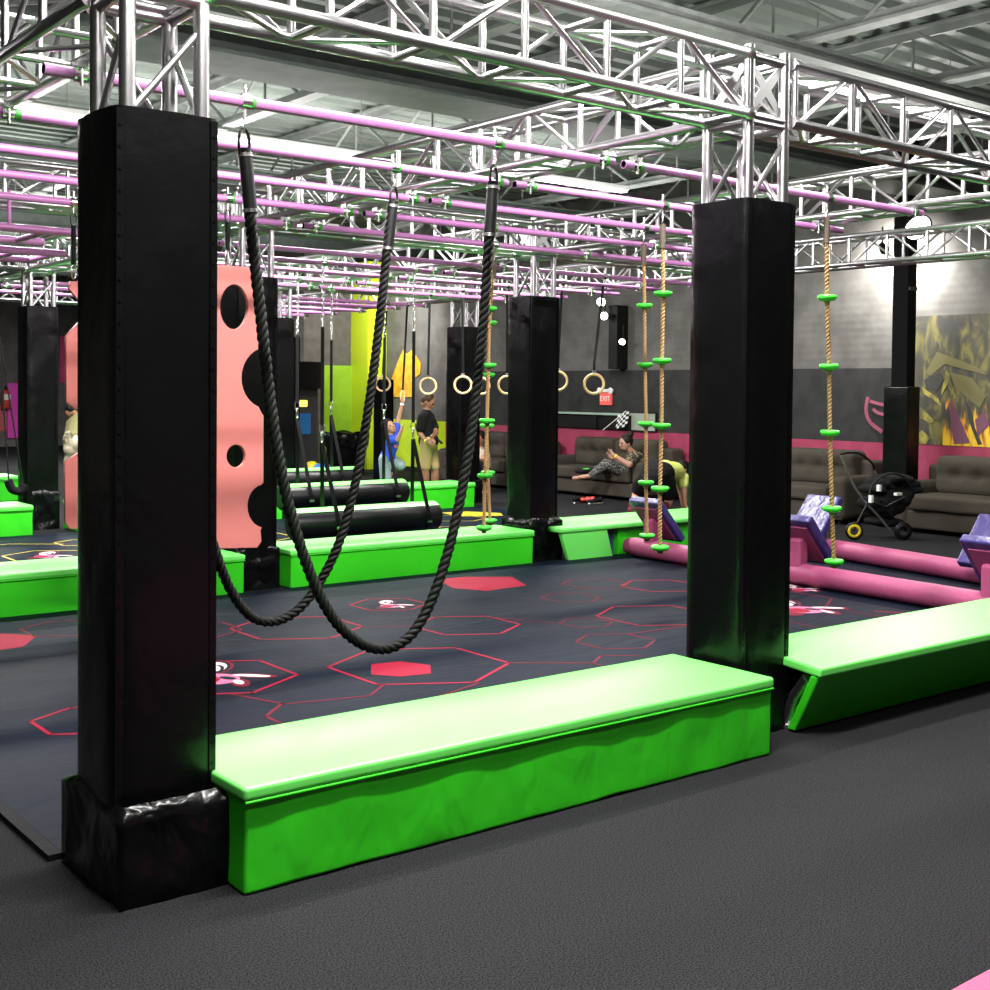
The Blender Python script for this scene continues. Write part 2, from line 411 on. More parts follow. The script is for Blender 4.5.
def boot(x0, y0, x1, y1, h, parent, seed=0, amp=.03):
    """crumpled vinyl boot round the foot of a post, gathered at the top"""
    mb = MB(); n, nh = 14, 12; per = [(sd, i/n) for sd in range(4) for i in range(n)]; N = len(per)
    cx, cy, sx, sy = (x0+x1)/2, (y0+y1)/2, (x1-x0)/2, (y1-y0)/2; vs = []
    for j in range(nh + 1):
        w = j / nh
        for sd, u in per:
            c = ((-1,-1),(1,-1),(1,1),(-1,1))[sd]; d = ((2,0),(0,2),(-2,0),(0,-2))[sd]; nx, ny = ((0,-1),(1,0),(0,1),(-1,0))[sd]
            x, y = cx + (c[0] + d[0]*u)*sx, cy + (c[1] + d[1]*u)*sy; z = h*w
            e = min(1, 5*u*(1-u))
            k = amp * e * (nz((x*2+seed, y*2, z*2.3), 3.2) + .5*nz((x+seed, y, z), 11) - .2)
            pull = .82 if w > .95 else 1.0
            vs.append(V((cx + (x-cx)*pull + nx*k, cy + (y-cy)*pull + ny*k, z + (amp*.9*nz((x*5+seed, y*5, 0), 1) if w > .8 else 0))))
    fs = [(j*N+k, j*N+(k+1)%N, (j+1)*N+(k+1)%N, (j+1)*N+k) for j in range(nh) for k in range(N)]
    mb.add(vs, fs, 0, True)
    return mb.build('base_boot', CRUMP, parent)
HU = .128
def post(c, r, label, seed, boot_=None, h=2.54, corner=True, off=(0, 0)):
    x0, y0 = COLS[c] + off[0], ROWS[r] + off[1]; cx, cy = x0 + PS/2, y0 + PS/2
    t = thing('padded_post', label, 'padded post', (cx, cy, 0))
    sleeve(x0 - .008, y0 - .008, PS + .026, 0.0, h, .008, seed, parent=t)
    for dx, dy in ((0, 0), (PS, 0)):
        mb = MB(); X, Y = x0 + dx, y0 + dy; s = 1 if dx == 0 else -1
        mb.box((X + s*.004 - .012, Y - .016, .02), (X + s*.004 + .012, Y - .008, h - .01))
        z = .1
        while z < h - .05 and r == 0:
            mb.tube([(X + s*.004, Y - .019, z), (X + s*.004, Y - .016, z)], .006, 8); z += .07
        mb.build('seam_flap', BLACK, t)
    for sx in (-1, 1):
        for sy in (-1, 1):
            place_tube('upright', (sx*HU + .01, sy*HU, h - .1), (sx*HU + .01, sy*HU, ZC + HH + .05), .027, t)
    for a, b in (((-1,-1), (1,-1)), ((1,-1), (1,1)), ((1,1), (-1,1)), ((-1,1), (-1,-1))):
        place_tube('diagonal_brace', (a[0]*HU + .01, a[1]*HU, h - .02), (b[0]*HU + .01, b[1]*HU, h + .30), .0125, t)
        for z in (ZC - HH - .03, ZC - HH + .0, ZC + HH):
            place_tube('corner_rail', (a[0]*HU + .01, a[1]*HU, z), (b[0]*HU + .01, b[1]*HU, z), .022, t)
    if corner:
        for ax in (0, 1):
            for sgn in (-1, 1):
                T = Matrix.Translation((0, sgn*HH*.9, ZC)) @ Matrix.Rotation(PI/2, 4, 'X') if ax == 0 else Matrix.Translation((sgn*HH*.9, 0, ZC)) @ Matrix.Rotation(PI/2, 4, 'Z') @ Matrix.Rotation(PI/2, 4, 'X')
                q = HH*.92
                o = flat_shape('corner_plate', [(-q,-q),(q,-q),(q,q),(-q,q)], [[(-q*.72,q*.9),(q*.72,q*.9),(0,q*.28)], [(-q*.72,-q*.9),(0,-q*.28),(q*.72,-q*.9)], [(q*.82,-q*.6),(q*.3,0),(q*.82,q*.6)], [(-q*.82,-q*.6),(-q*.82,q*.6),(-q*.3,0)]], .008, T, ALUD); o.parent = t
    if boot_: boot(*boot_, t, seed)
    return t
post(0, 0, 'black padded post nearest the camera with crumpled base, left of the front green block', 1, (1.475, 3.745, 1.87, 4.27, .31))
post(1, 0, 'tall black padded post between the two front green blocks', 2, None, 2.56, off=(-.016, .013))
post(2, 1, 'black padded post in the middle of the second row, right of the mid green block', 3, (7.585, 9.07, 8.0, 9.5, .42))
post(1, 1, 'black padded post behind the nearer salmon climbing board', 4, (4.54, 9.09, 4.93, 9.49, .36))
post(1, 2, 'black padded post at far left between two green blocks, wrinkled at the foot', 5, (4.60, 14.30, 4.92, 14.66, .45))
post(2, 2, 'black padded post just visible beside the post behind the salmon board', 6)
post(3, 2, 'black padded post beside the man in khaki shorts', 7, (10.64, 14.3, 11.05, 14.7, .35))
post(3, 3, 'most distant black padded post, at the rear of the rope bays', 8)

# ------------------------------------------------------------------ purple pipes
def pipe(y, xa, xb, label, clamps=(), z=2.885, hang=()):
    t = thing('purple_pipe', label, 'pipe', ((xa+xb)/2, y, z))
    mb = MB(); N = 16
    pts = [(xa, y, z), (xb, y, z)]; mb.tube(pts, .0245, 14, caps=False)
    mb.tube([(xa + .0005, y, z), (xb - .0005, y, z)], .020, 14, m=1, caps=False)
    for xe in (xa, xb):
        ring = [V((xe, y + r*math.cos(2*PI*k/14), z + r*math.sin(2*PI*k/14))) for r in (.0245, .020) for k in range(14)]
        mb.add(ring, [(k, (k+1)%14, 14+(k+1)%14, 14+k) for k in range(14)])
    mb.build('pipe', [PURP, DARKM], t)
    for x in clamps:
        mb = MB().tube([(x - .025, y, z), (x + .025, y, z)], .033, 12)
        mb.box((x - .02, y - .045, z + .02), (x + .02, y + .02, z + .05)).tube([(x, y - .03, z - .05), (x, y - .03, z + .05)], .007, 8)
        mb.build('truss_clamp', STEEL, t)
        MB().tube([(x + .030, y, z), (x + .058, y, z)], .0275, 12).build('green_tape', CLIP, t)
    return t
Y1 = (4.95, 5.87, 6.75, 7.56, 8.43); Y2 = (9.95, 10.8, 11.66, 12.55, 13.4); Y3 = (15.3, 16.1, 17.1, 18.0, 18.9)
ordn = ['first', 'second', 'third', 'fourth', 'fifth']
for k, y in enumerate(Y1):
    if k < 4: pipe(y, 1.64, 4.70, '%s purple pipe behind the front truss, above the looped ropes' % ordn[k], (1.78, 4.60))
    else:
        pipe(y, 1.5, 2.97, 'short purple pipe end holding the farther salmon board, left of the corner post', (1.78,))
        pipe(y, 3.06, 4.70, 'fifth purple pipe behind the front truss, above the mid green block', (4.60,))
    pipe(y, 4.76 if k else 4.78, (7.62, 7.98, 7.95, 8.3, 9.3)[k], '%s purple pipe behind the front truss, above the disc ropes' % ordn[k], (4.86, 7.66 if k else 7.5))
for k, y in enumerate(Y2):
    pipe(y, 4.80, 7.70, '%s purple pipe of the second bay, above the hanging logs' % ordn[k], (4.86, 7.64))
    pipe(y, 7.80, (11.0, 11.1, 11.2, 11.1, 11.1)[k], '%s purple pipe of the second bay, above the wooden rings' % ordn[k], (7.92, 10.7))
for k, y in enumerate(Y3):
    pipe(y, 7.80, 10.8, '%s purple pipe of the far third bay' % ordn[k], (7.92, 10.7))
    if k < 3: pipe(y, 4.80, 7.70, '%s purple pipe of the far third bay, left of the corner post' % ordn[k], (4.86, 7.64))
# purple ladder frame hanging at the left of the second bay
lad = thing('ladder_frame', 'purple welded ladder frame hanging beyond the corner post, at far left', 'ladder', (2.4, 9.4, 2.74))
for yy in (8.92, 9.66): MB().tube([(1.2, yy, 2.74), (3.2, yy, 2.74)], .030, 12).build('side_rail', PURP, lad)
for xx in (1.4, 1.8, 2.2, 2.6, 3.0): MB().tube([(xx, 8.92, 2.74), (xx, 9.66, 2.74)], .022, 10).build('rung', PURP, lad)
for yy in (8.92, 9.66):
    for xx in (2.55, 2.72): MB().tube([(xx, yy, 2.74), (xx, yy, 3.0)], .014, 8).build('bracket', PURP, lad)
lad2 = thing('ladder_frame', 'second purple ladder frame, just behind and below the first at far left', 'ladder', (2.9, 10.6, 2.72))
for yy in (10.2, 10.9): MB().tube([(1.8, yy, 2.72), (3.55, yy, 2.72)], .030, 12).build('side_rail', PURP, lad2)
for xx in (2.0, 2.4, 2.8, 3.2, 3.5): MB().tube([(xx, 10.2, 2.72), (xx, 10.9, 2.72)], .022, 10).build('rung', PURP, lad2)
for yy in (10.2, 10.9): MB().tube([(3.0, yy, 2.72), (3.0, yy, 2.98)], .014, 8).build('bracket', PURP, lad2)

# ------------------------------------------------------------------ hanging gear
def carabiner(p, h, parent, m=STEEL, w=.5, name='carabiner', yaw=0.0):
    p = V(p); pts = []
    c, s_ = math.cos(yaw), math.sin(yaw)
    for k in range(16):
        a = 2*PI*k/16; u = math.cos(a)*h*w*.5
        pts.append(p + V((u*c, u*s_, math.sin(a)*h*.5)))
    return MB().tube(pts, max(.004, h*.055), 6, closed=True).build(name, m, parent)
def pipe_clamp(x, y, parent, z=2.885):
    mb = MB().tube([(x - .022, y, z), (x + .022, y, z)], .034, 12).tube([(x, y, z + .03), (x, y, z + .075)], .008, 8).tube([(x, y, z - .03), (x, y, z - .075)], .007, 8)
    mb.build('pipe_clamp', STEEL, parent)
    MB().tube([(x + .022, y, z), (x + .042, y, z)], .029, 12).build('green_tape', CLIP, parent)
def loop_rope(y, px_pts, label, zt, xl, xr):
    t = thing('climbing_rope', label, 'rope', ((xl + xr)/2, y, 2.885))
    path = bez([onY(y, *p) for p in px_pts], 14)
    twist_rope(MB(), path, .027, 3, .115, .013, 6).build('rope', ROPEB, t)
    for pts, x in ((path[:30], xl), (path[::-1][:30], xr)):
        a = pts[0]; d = (pts[-1] - pts[0]).normalized()
        MB().tube([a - d*.02, a + d*.26], .030, 12).build('sleeve', SLEEV, t)
        mb = MB()
        for k in (.0, .24): mb.tube([a + d*k, a + d*(k + .016)], .034, 12)
        mb.build('crimp', STEEL, t)
        carabiner(a - d*.04, .13, t, DARKM, .55, 'shackle', .4)
        pipe_clamp(x, y, t)
        top = V((x, y, 2.81)); carabiner((top + (a - d*.10))/2, max(.06, (top - (a - d*.10)).length*1.15), t, STEEL, .45, 'carabiner', 1.2)
loop_rope(4.95, [(245,153),(250,215),(259,300),(270,400),(283,480),(300,545),(322,600),(345,632),(372,648),(398,645),(420,623),(441,575),(459,505),(473,420),(483,330),(489,240),(493,186)],
          'thick black twisted rope looped nearest, hung from the first purple pipe', 2.72, 2.506, 3.886)
loop_rope(5.87, [(170,216),(186,380),(200,490),(212,540),(228,585),(248,614),(270,622),(295,612),(318,585),(340,540),(357,475),(371,390),(382,300),(389,230),(393,205)],
          'thick black twisted rope looped behind the nearer one, hung from the second purple pipe', 2.72, 2.66, 3.884)

def disc_rope(y, top, discs, label, yaw=0):
    p0 = onY(y, *top); ps = [onY(y, *d) for d in discs]; x = p0.x
    t = thing('disc_rope', label, 'disc rope', (x, y, 2.885))
    pipe_clamp(x, y, t)
    carabiner((x, y, 2.79), .085, t, STEEL, .5, 'carabiner', .8)
    path = [V((x, y, 2.75))] + ps + [ps[-1] - V((0,0,.03))]
    mb = MB(); twist_rope(mb, bez(path, 8), .0155, 2, .05, .008, 5); mb.build('rope', ROPET, t)
    MB().tube([(x, y, 2.76), (x, y, 2.60)], .021, 10).build('whipping', mat('brown_whipping', (.07,.05,.035), .7), t)
    for p in ps:
        MB().lathe([(.0005,.019),(.05,.019),(.060,.015),(.063,.006),(.060,-.004),(.048,-.016),(.03,-.021),(.0005,-.022)], 22, p).build('disc', DISC, t)
        MB().tube([p - V((0,0,.038)), p - V((0,0,.02))], .019, 10).build('knot', ROPET, t)
disc_rope(4.95, (827,209), [(827,298),(829,367),(830,433),(832,509),(834,562)], 'rope with green foot discs right of the tall front post')
disc_rope(5.87, (663,202), [(663,294),(662,361),(661.5,426),(660,489),(660,548)], 'disc rope just left of the front post, the one with larger lower discs')
disc_rope(6.75, (644,223), [(644.5,306),(645,365),(646,424),(646,483),(647,536)], 'slightly farther disc rope of the pair left of the front post')
disc_rope(7.56, (492,243), [(489,309),(488.5,365.5),(487,421),(485,476),(484,528)], 'disc rope over the mid green block, the nearer of its pair')
disc_rope(8.43, (494,262), [(490,323),(488,375),(487,426),(488,473),(490,521)], 'disc rope over the mid green block, mostly hidden behind its twin')

# gymnastic rings
def ring(y, px, py, tpx, label):
    p = onY(y, px, py); tp = onY(y, tpx, 290); tp.z = 2.885
    t = thing('gym_ring', label, 'gym ring', (tp.x, y, 2.885), 'wooden gym rings')
    n = V((-math.cos(YAW), -math.sin(YAW), 0)); n.rotate(Quaternion((0,0,1), random.uniform(-.25, .25))); e = V((-n.y, n.x, 0))
    MB().tube([p + e*.105*math.cos(2*PI*k/28) + V((0,0,1))*.105*math.sin(2*PI*k/28) for k in range(28)], .015, 10, closed=True).build('ring', WOOD, t)
    top = p + V((0,0,.105))
    MB().strap([top - V((0,0,.02)), top + V((0,0,.12)), top.lerp(tp, .9)], .03, .006, e).build('strap', SLEEV, t)
    MB().box((-.02,-.008,-.02), (.02,.008,.02), T=Matrix.Translation(top + V((0,0,.02))) @ Matrix.Rotation(YAW - PI/2, 4, 'Z')).build('buckle', STEEL, t)
    pipe_clamp(tp.x, y, t)
ring(9.95, 594, 384, 604, 'pale wooden gym ring above the red exit sign')
ring(10.8, 558, 381, 562, 'pale wooden gym ring half hidden at the edge of the middle post')
ring(11.66, 507, 385, 507, 'pale wooden gym ring cut off by the left side of the middle post')
ring(12.55, 481, 386, 486, 'pale wooden gym ring behind the tan disc ropes')
ring(12.55, 463, 385, 462, 'pale wooden gym ring in front of the black post by the man')
ring(13.4, 428, 386, 430, 'pale wooden gym ring right above the head of the man')
ring(15.3, 383, 384, 387, 'pale wooden gym ring half behind the rope, left of the orange mural')

# hanging logs
def log(y, xa, xb, z, r, hooks, label, py=None):
    t = thing('hanging_log', label, 'hanging log', ((xa+xb)/2, y, z))
    prof = [(xa, r*.86), (xa + .02, r), (xb - .02, r), (xb, r*.86)]
    MB().tube([(x, y, z) for x, _ in prof], [q for _, q in prof], 28).build('roll', bump(mat('black_log_vinyl', (.004,.004,.005), .36, spec=.35), 30, .2, .01), t)
    mb = MB(); n = 10; vs = []
    for x in (xa + .03, xb - .03):
        for k in range(n + 1):
            a = PI*(.28 + .44*k/n); vs.append(V((x, y + math.cos(a)*(r + .006), z + math.sin(a)*(r + .006))))
    mb.add(vs, [(k, k+1, n+2+k, n+1+k) for k in range(n)], 0, True)
    mb.build('top_strip', GREENLIT, t)
    for hx, hz in hooks:
        hk = V((hx, y, hz))
        for sg in (-1, 1):
            MB().strap([hk, V((hx + .10, y + sg*(r + .008), z + .03)), V((hx + .11, y + sg*(r + .004), z - .04))], .045, .006, (1,0,0)).build('strap', SLEEV, t)
        MB().strap([(hx + .11, y - r - .004, z - .05), (hx + .11, y - r*.6, z - r*.8), (hx + .11, y, z - r - .004), (hx + .11, y + r*.6, z - r*.8), (hx + .11, y + r + .004, z - .05)], .045, .006, (1,0,0)).build('belly_strap', SLEEV, t)
        MB().box((hx + .08, y - r - .016, z - .055), (hx + .14, y - r - .004, z - .03)).build('buckle', STEEL, t)
        carabiner(hk + V((0,0,.05)), .12, t, STEEL, .45, 'carabiner', .7); carabiner(hk + V((0,0,.14)), .10, t, STEEL, .5, 'carabiner', -.6)
        MB().strap([(hx, y, hz + .17), (hx, y, 2.25)], .032, .02, (.6,-.7,0)).build('sling', BLKC, t)
        mb = MB(); zz = 2.25; k = 0
        while zz < 2.84:
            pts = [V((hx, y, zz + .03)) + V((.013*math.cos(a)*(k%2), .013*math.cos(a)*(1-k%2), .024*math.sin(a))) for a in [2*PI*q/10 for q in range(10)]]
            mb.tube(pts, .0045, 5, closed=True); zz += .036; k += 1
        mb.build('chain', STEEL, t); pipe_clamp(hx, y, t)
log(10.8, 5.98, 7.72, .30, .15, [(onY(10.8, 322, 452).x, 1.10), (onY(10.8, 413, 447).x, 1.12)], 'nearest black hanging log with green top strip, right behind the mid green block')
log(12.55, 6.80, 8.50, .40, .145, [(onY(12.55, 297, 420).x, 1.30), (onY(12.55, 384, 425).x, 1.28)], 'middle black hanging log, behind the nearest one')
log(13.75, 7.45, 8.55, .50, .13, [(onY(13.75, 331, 420).x, 1.30)], 'farthest black hanging log, only its lit top showing')

# salmon climbing boards
def board(y, outer, holes, hooks, label, pipe_y):
    t = thing('climbing_board', label, 'climbing board', (onY(y, *hooks[0]).x, y, 2.885))
    conv = lambda q: (onY(y, *q).x, onY(y, *q).z)
    o = flat_shape('panel', [conv(p) for p in outer], [[conv(p) for p in h] for h in holes], .026, Matrix.Translation((0, y, 0)) @ Matrix.Rotation(PI/2, 4, 'X'), SALM, t, bevel=.004)
    for hx, hy in hooks:
        p = onY(y, hx, hy); x = p.x
        pipe_clamp(x, y, t)
        carabiner((x, y, 2.77), .09, t, DARKM, .5, 'shackle', .3)
        MB().tube([(x, y, 2.73), (x, y, p.z + .09)], .017, 8).build('hanger_strap', BLKC, t)
        carabiner((x, y, p.z + .045), .10, t, STEEL, .5, 'carabiner', .5)
def arc(cx, cy, rx, ry, a0, a1, n=14): return [(cx + rx*math.cos(math.radians(a0 + (a1-a0)*k/n)), cy + ry*math.sin(math.radians(a0 + (a1-a0)*k/n))) for k in range(n + 1)]
outerA = [(170,262),(249,268),(252,272),(258,310),(262,347)] + arc(266,378,26,31,-110,-250,14) + [(259,411),(262,416),(262,482)] + arc(263,506,17,22,-100,-260,12) + [(259,530),(260,541),(256,547),(170,549)] + arc(160,505,14,20,80,-80,8) + [(168,470),(166,415)] + arc(158,378,20,30,70,-70,8) + [(166,340)]
board(7.56, outerA, [arc(233,307,14.5,23,0,345,23), arc(235,456,10,12,0,345,19), arc(196,345,15,22,0,345,19)], [(227.5,264),(186,262)], 'nearer salmon pink climbing board with round holes, right of the corner post', 7.56)
outerB = [(70,282),(69,289),(78,300)] + arc(82,310,6,12,-90,90,6) + [(79,322),(66,336),(66,402),(78,411)] + arc(80,432,7,21,-90,90,8) + [(78,453),(65,462),(65,522),(69,528),(150,531),(150,282)]
board(8.43, outerB, [arc(110,320,12,18,0,345,15)], [(73.5,278)], 'farther salmon pink climbing board with wavy edge, left of the corner post', 8.43)

# ------------------------------------------------------------------ foam blocks
def soft(lo, hi, r=.02, amp=0, freq=5, den=14, dent=None, m=0, mb=None):
    """rounded, slightly uneven upholstered box"""
    mb = mb or MB(); lo, hi = V(lo), V(hi); c = (lo + hi)/2; h = (hi - lo)/2; r = min(r, *(x*.98 for x in h))
    def pt(p):
        q = V([max(-(h[i]-r), min(h[i]-r, p[i])) for i in range(3)]); d = p - q
        w = q + d.normalized()*r if d.length > 1e-9 else p
        w = w + c
        if amp: w = w + V((nz(w + V((3,0,0)), freq), nz(w + V((0,7,0)), freq), nz(w + V((0,0,5)), freq)))*amp
        if dent: w = dent(w)
        return w
    def ax(i):
        n = max(2, min(90, round(h[i]*2*den))); a = [-h[i] + 2*h[i]*k/n for k in range(n + 1)]
        a = [x for x in a if abs(x) < h[i] - r]
        e = [h[i] - r*(1 - k) for k in (0, .15, .5, .85, 1)]
        return sorted(set([-x for x in e] + a + e))
    A = [ax(0), ax(1), ax(2)]
    for i, j, k in ((0,1,2), (1,2,0), (2,0,1)):
        for sg in (-1, 1):
            U, W = A[i], A[j]
            vs = []
            for u in U:
                for w in W:
                    p = [0,0,0]; p[i] = u; p[j] = w; p[k] = sg*h[k]; vs.append(pt(V(p)))
            nw = len(W); fs = []
            for a in range(len(U) - 1):
                for b in range(nw - 1):
                    f = (a*nw+b, (a+1)*nw+b, (a+1)*nw+b+1, a*nw+b+1); fs.append(f if sg > 0 else f[::-1])
            mb.add(vs, fs, m, True)
    return mb
def block(x0, x1, y0, y1, h, label, amp=.006, front=None):
    t = thing('foam_block', label, 'foam block', ((x0+x1)/2, (y0+y1)/2, 0))
    lt = .046
    yb = front if front is not None else y0 + .012
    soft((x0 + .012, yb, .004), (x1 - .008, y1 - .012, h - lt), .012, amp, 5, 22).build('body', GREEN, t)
    soft((x0, y0, h - lt), (x1, y1, h), .014, amp*.3, 3, 14).build('lid', GREENLIT, t)
    mb = MB()
    mb.tube([(x0 + .006, y0 + .004, h - lt - .004), (x1 - .006, y0 + .004, h - lt - .004)], .006, 6); mb.build('piping', GREEN, t)
    MB().box((x0 + .02, yb + .012, 0), (x1 - .02, y1 - .02, .004)).build('base_strip', BLKP, t)
    return t
block(1.835, 4.476, 3.612, 4.245, .357, 'long bright green foam block in front, between the crumpled post and the tall front post', .007)
t = thing('foam_block', 'green foam block right of the front post, with leaning front panel and tube foot', 'foam block', (6.1, 3.9, 0))
MB().hexa([(4.785,3.597,.312),(7.5,3.597,.312),(7.5,4.236,.312),(4.95,4.236,.312),], [(4.785,3.597,.357),(7.5,3.597,.357),(7.5,4.236,.357),(4.95,4.236,.357)]).build('lid', GREENLIT, t, .012, 3)
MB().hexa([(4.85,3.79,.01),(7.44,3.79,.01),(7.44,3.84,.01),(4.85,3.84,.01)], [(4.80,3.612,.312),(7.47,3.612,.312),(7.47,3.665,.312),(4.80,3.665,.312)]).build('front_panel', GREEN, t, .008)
MB().hexa([(4.92,4.0,.01),(7.44,4.0,.01),(7.44,4.05,.01),(4.92,4.05,.01)], [(4.92,4.17,.312),(7.47,4.17,.312),(7.47,4.22,.312),(4.92,4.22,.312)]).build('back_panel', GREEN, t, .008)
for k, (xa, ya) in enumerate(((4.93, 3.88), (7.3, 3.9))):
    MB().tube([(xa - .075, ya - .16, .285), (xa - .045, ya - .06, .17), (xa - .03, ya, .02)], .028, 14).build('tube_foot', ALU, t)
    MB().box((xa - .06, ya - .06, .004), (xa + .06, ya + .06, .02)).build('foot_plate', ALUD, t)
MB().box((4.93, 3.85, .25), (7.4, 4.0, .31)).build('core', BLKP, t)
block(1.2, 4.555, 8.955, 9.60, .32, 'green foam block at far left of the second row, behind the corner post')
block(4.96, 7.56, 8.965, 9.06 + .5, .322, 'green foam block in the middle of the second row, under the tan disc ropes')
t = thing('foam_block', 'green foam block right of the middle post, with one leaning wedge panel in front', 'foam block', (9.1, 9.2, 0))
flat_shape('lid', [(7.80,8.87),(10.5,8.87),(10.5,9.62),(8.03,9.62),(8.03,9.04),(7.80,9.04)], [], .030, Matrix.Translation((0,0,.3115)), GREENLIT, t, bevel=.009)
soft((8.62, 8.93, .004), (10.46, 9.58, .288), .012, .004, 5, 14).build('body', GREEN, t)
MB().hexa([(7.92,8.88,.005),(8.50,8.88,.005),(8.50,8.93,.005),(7.92,8.93,.005)], [(7.81,8.875,.290),(8.41,8.875,.290),(8.41,8.925,.290),(7.81,8.925,.290)]).build('wedge_panel', GREENLIT, t, .008)
MB().box((8.50,8.97,.0), (8.58,9.07,.288)).build('violet_leg', VIOL, t)
block(1.6, 4.44, 13.72, 14.3, .34, 'green foam block left of the far left black post')
block(4.95, 7.5, 13.74, 14.3, .33, 'green foam block right of the far left black post, behind the salmon board')
block(8.0, 10.52, 13.76, 14.36, .345, 'green foam block in front of the man in khaki shorts')
block(3.4, 5.62, 18.0, 18.6, .36, 'green foam block at the far left edge, beyond the row with the wrinkled post')
t = thing('foam_block', 'pink padded block whose corner shows at the bottom right of the photo', 'foam block', (4, 1.1, 0))
soft((2.15, .7, .30), (6.0, 1.492, .35), .014, .002, 3, 10).build('lid', PINKV, t); soft((2.17, .72, .0), (5.98, 1.47, .30), .012, .004, 5, 10).build('body', PINKV, t)

# ------------------------------------------------------------------ printed mats
def strip(mb, a, b, w, z, m):
    a, b = V((*a, z)), V((*b, z)); d = (b - a).normalized(); n = V((-d.y, d.x, 0))*w*.4; a = a - d*w*.3; b = b + d*w*.3
    mb.add([a - n, b - n, b + n, a + n], [(0,1,2,3)], m)
def poly(mb, pts, z, m): mb.add([(x, y, z) for x, y in pts], [tuple(range(len(pts)))], m)
def hexpts(cx, cy, R, rot=90): return [(cx + R*math.cos(math.radians(rot + 60*k)), cy + R*math.sin(math.radians(rot + 60*k))) for k in range(6)]
EU, EV = V((.785, -.62)), V((.62, .785))*2.0
def emblem(mb, cx, cy, s, z):
    P = lambda u, v: tuple(V((cx, cy)) + (EU*u + EV*v)*s)
    def ell(u, v, ru, rv, m, dz, n=22, a=0):
        c, q = math.cos(a), math.sin(a)
        poly(mb, [P(u + ru*math.cos(2*PI*k/n)*c - rv*math.sin(2*PI*k/n)*q, v + ru*math.cos(2*PI*k/n)*q + rv*math.sin(2*PI*k/n)*c) for k in range(n)][::1], z + dz, m)
    ell(-.22, .30, .36, .30, 2, .0002); ell(-.22, .30, .31, .25, 0, .0004); ell(-.24, .30, .27, .22, 4, .0006); ell(-.10, .26, .10, .15, 0, .0008, a=.5); ell(-.12, .26, .06, .11, 4, .001, a=.5); ell(-.27, .28, .06, .10, 2, .0008)
    ell(.02, -.12, .42, .20, 5, .0003); ell(-.12, -.16, .24, .13, 1, .0005); ell(.22, -.08, .16, .05, 0, .0006, a=-.2)
    ell(.62, .02, .42, .075, 2, .0002, a=-.06); ell(.58, .02, .34, .045, 4, .0005, a=-.06)
    ell(.50, -.24, .20, .12, 2, .0002, a=-.5); ell(.46, -.22, .12, .06, 4, .0005, a=-.5); ell(-.30, -.36, .20, .10, 2, .0002)
def mat_slab(name, label, x0, x1, y0, y1, fn, t=.02):
    mb = MB()
    n, k = 60, 36
    def f(u, v):
        x, y = x0 + (x1-x0)*u, y0 + (y1-y0)*v
        return V((x, y, t))
    mb.grid(f, n, k, 0, True)
    mb.add([(x0,y0,0),(x1,y0,0),(x1,y1,0),(x0,y1,0),(x0,y0,t),(x1,y0,t),(x1,y1,t),(x0,y1,t)], [(0,1,5,4),(1,2,6,5),(2,3,7,6),(3,0,4,7)], 0)
    fn(mb, t + .0012)
    o = mb.build(name, [MATM, MATP, MATD, MATY, MATW, MATL]); tag(o, label, 'floor mat')
    return o
def prints1(mb, z):
    def outline(pts, w=.026, m=1, closed=True):
        for a, b in zip(pts, pts[1:] + (pts[:1] if closed else [])): strip(mb, a, b, w, z, m)
    outline(hexpts(2.2, 5.945, .285), .026); outline(hexpts(4.18, 6.0, .535), .028); outline(hexpts(4.16, 7.43, .445), .030); outline(hexpts(5.17, 7.83, .29), .022)
    outline(hexpts(3.08, 6.43, .46), .028); outline(hexpts(5.15, 6.83, .375), .026); outline(hexpts(5.89, 6.42, .19), .018, 2); outline(hexpts(6.50, 7.27, .24), .020, 2)
    outline(hexpts(7.14, 7.67, .29), .022, 2); outline(hexpts(7.52, 7.28, .34), .028); outline(hexpts(5.61, 5.83, .265), .020, 2); outline(hexpts(6.50, 6.34, .44), .026)
    outline(hexpts(3.55, 7.75, .33), .022, 2); outline([(3.10,5.68),(2.91,5.5),(2.91,5.35),(3.05,5.2)], .022, 2, False); outline([(2.98,6.0),(3.10,5.66)], .022, 2, False)
    outline([(3.10,5.66),(3.55,5.55),(3.75,5.72)], .020, 2, False); outline([(4.19,5.44),(3.72,5.28),(3.6,5.05)], .022, 2, False)
    outline([(4.64,5.74),(5.05,5.44),(5.23,5.56),(5.42,5.44)], .020, 2, False); outline([(5.05,5.44),(5.02,5.2)], .018, 2, False)
    outline([(5.46,6.98),(5.72,6.5)], .016, 2, False); outline([(4.53,7.2),(4.85,6.98)], .016, 2, False); outline([(6.40,5.92),(5.83,5.95)], .02, 2, False)
    outline(hexpts(7.75, 6.3, .5), .022, 2); outline(hexpts(7.45, 5.5, .42), .020, 2); outline([(7.96,5.50),(8.1,5.3)], .03, 1, False); outline([(8.66,6.40),(8.75,6.3)], .03, 1, False)
    outline(hexpts(8.9, 7.9, .4), .02, 2); outline(hexpts(2.9, 8.3, .3), .02, 2)
    poly(mb, [(3.96,6.18),(4.14,6.15),(4.23,5.96),(4.11,5.78),(3.92,5.82),(3.82,5.96)], z, 1)
    poly(mb, [(6.18,8.62),(6.47,8.60),(6.80,8.37),(6.60,7.93),(6.16,7.90),(6.02,8.17)][::-1], z, 1)
    poly(mb, [(2.66,8.16),(2.48,7.86),(2.30,7.84),(2.0,8.1),(2.2,8.35),(2.5,8.36)], z, 1)
    emblem(mb, 3.10, 6.44, .33, z); emblem(mb, 5.17, 7.80, .19, z); emblem(mb, 7.62, 5.92, .36, z); emblem(mb, 8.36, 6.50, .20, z)
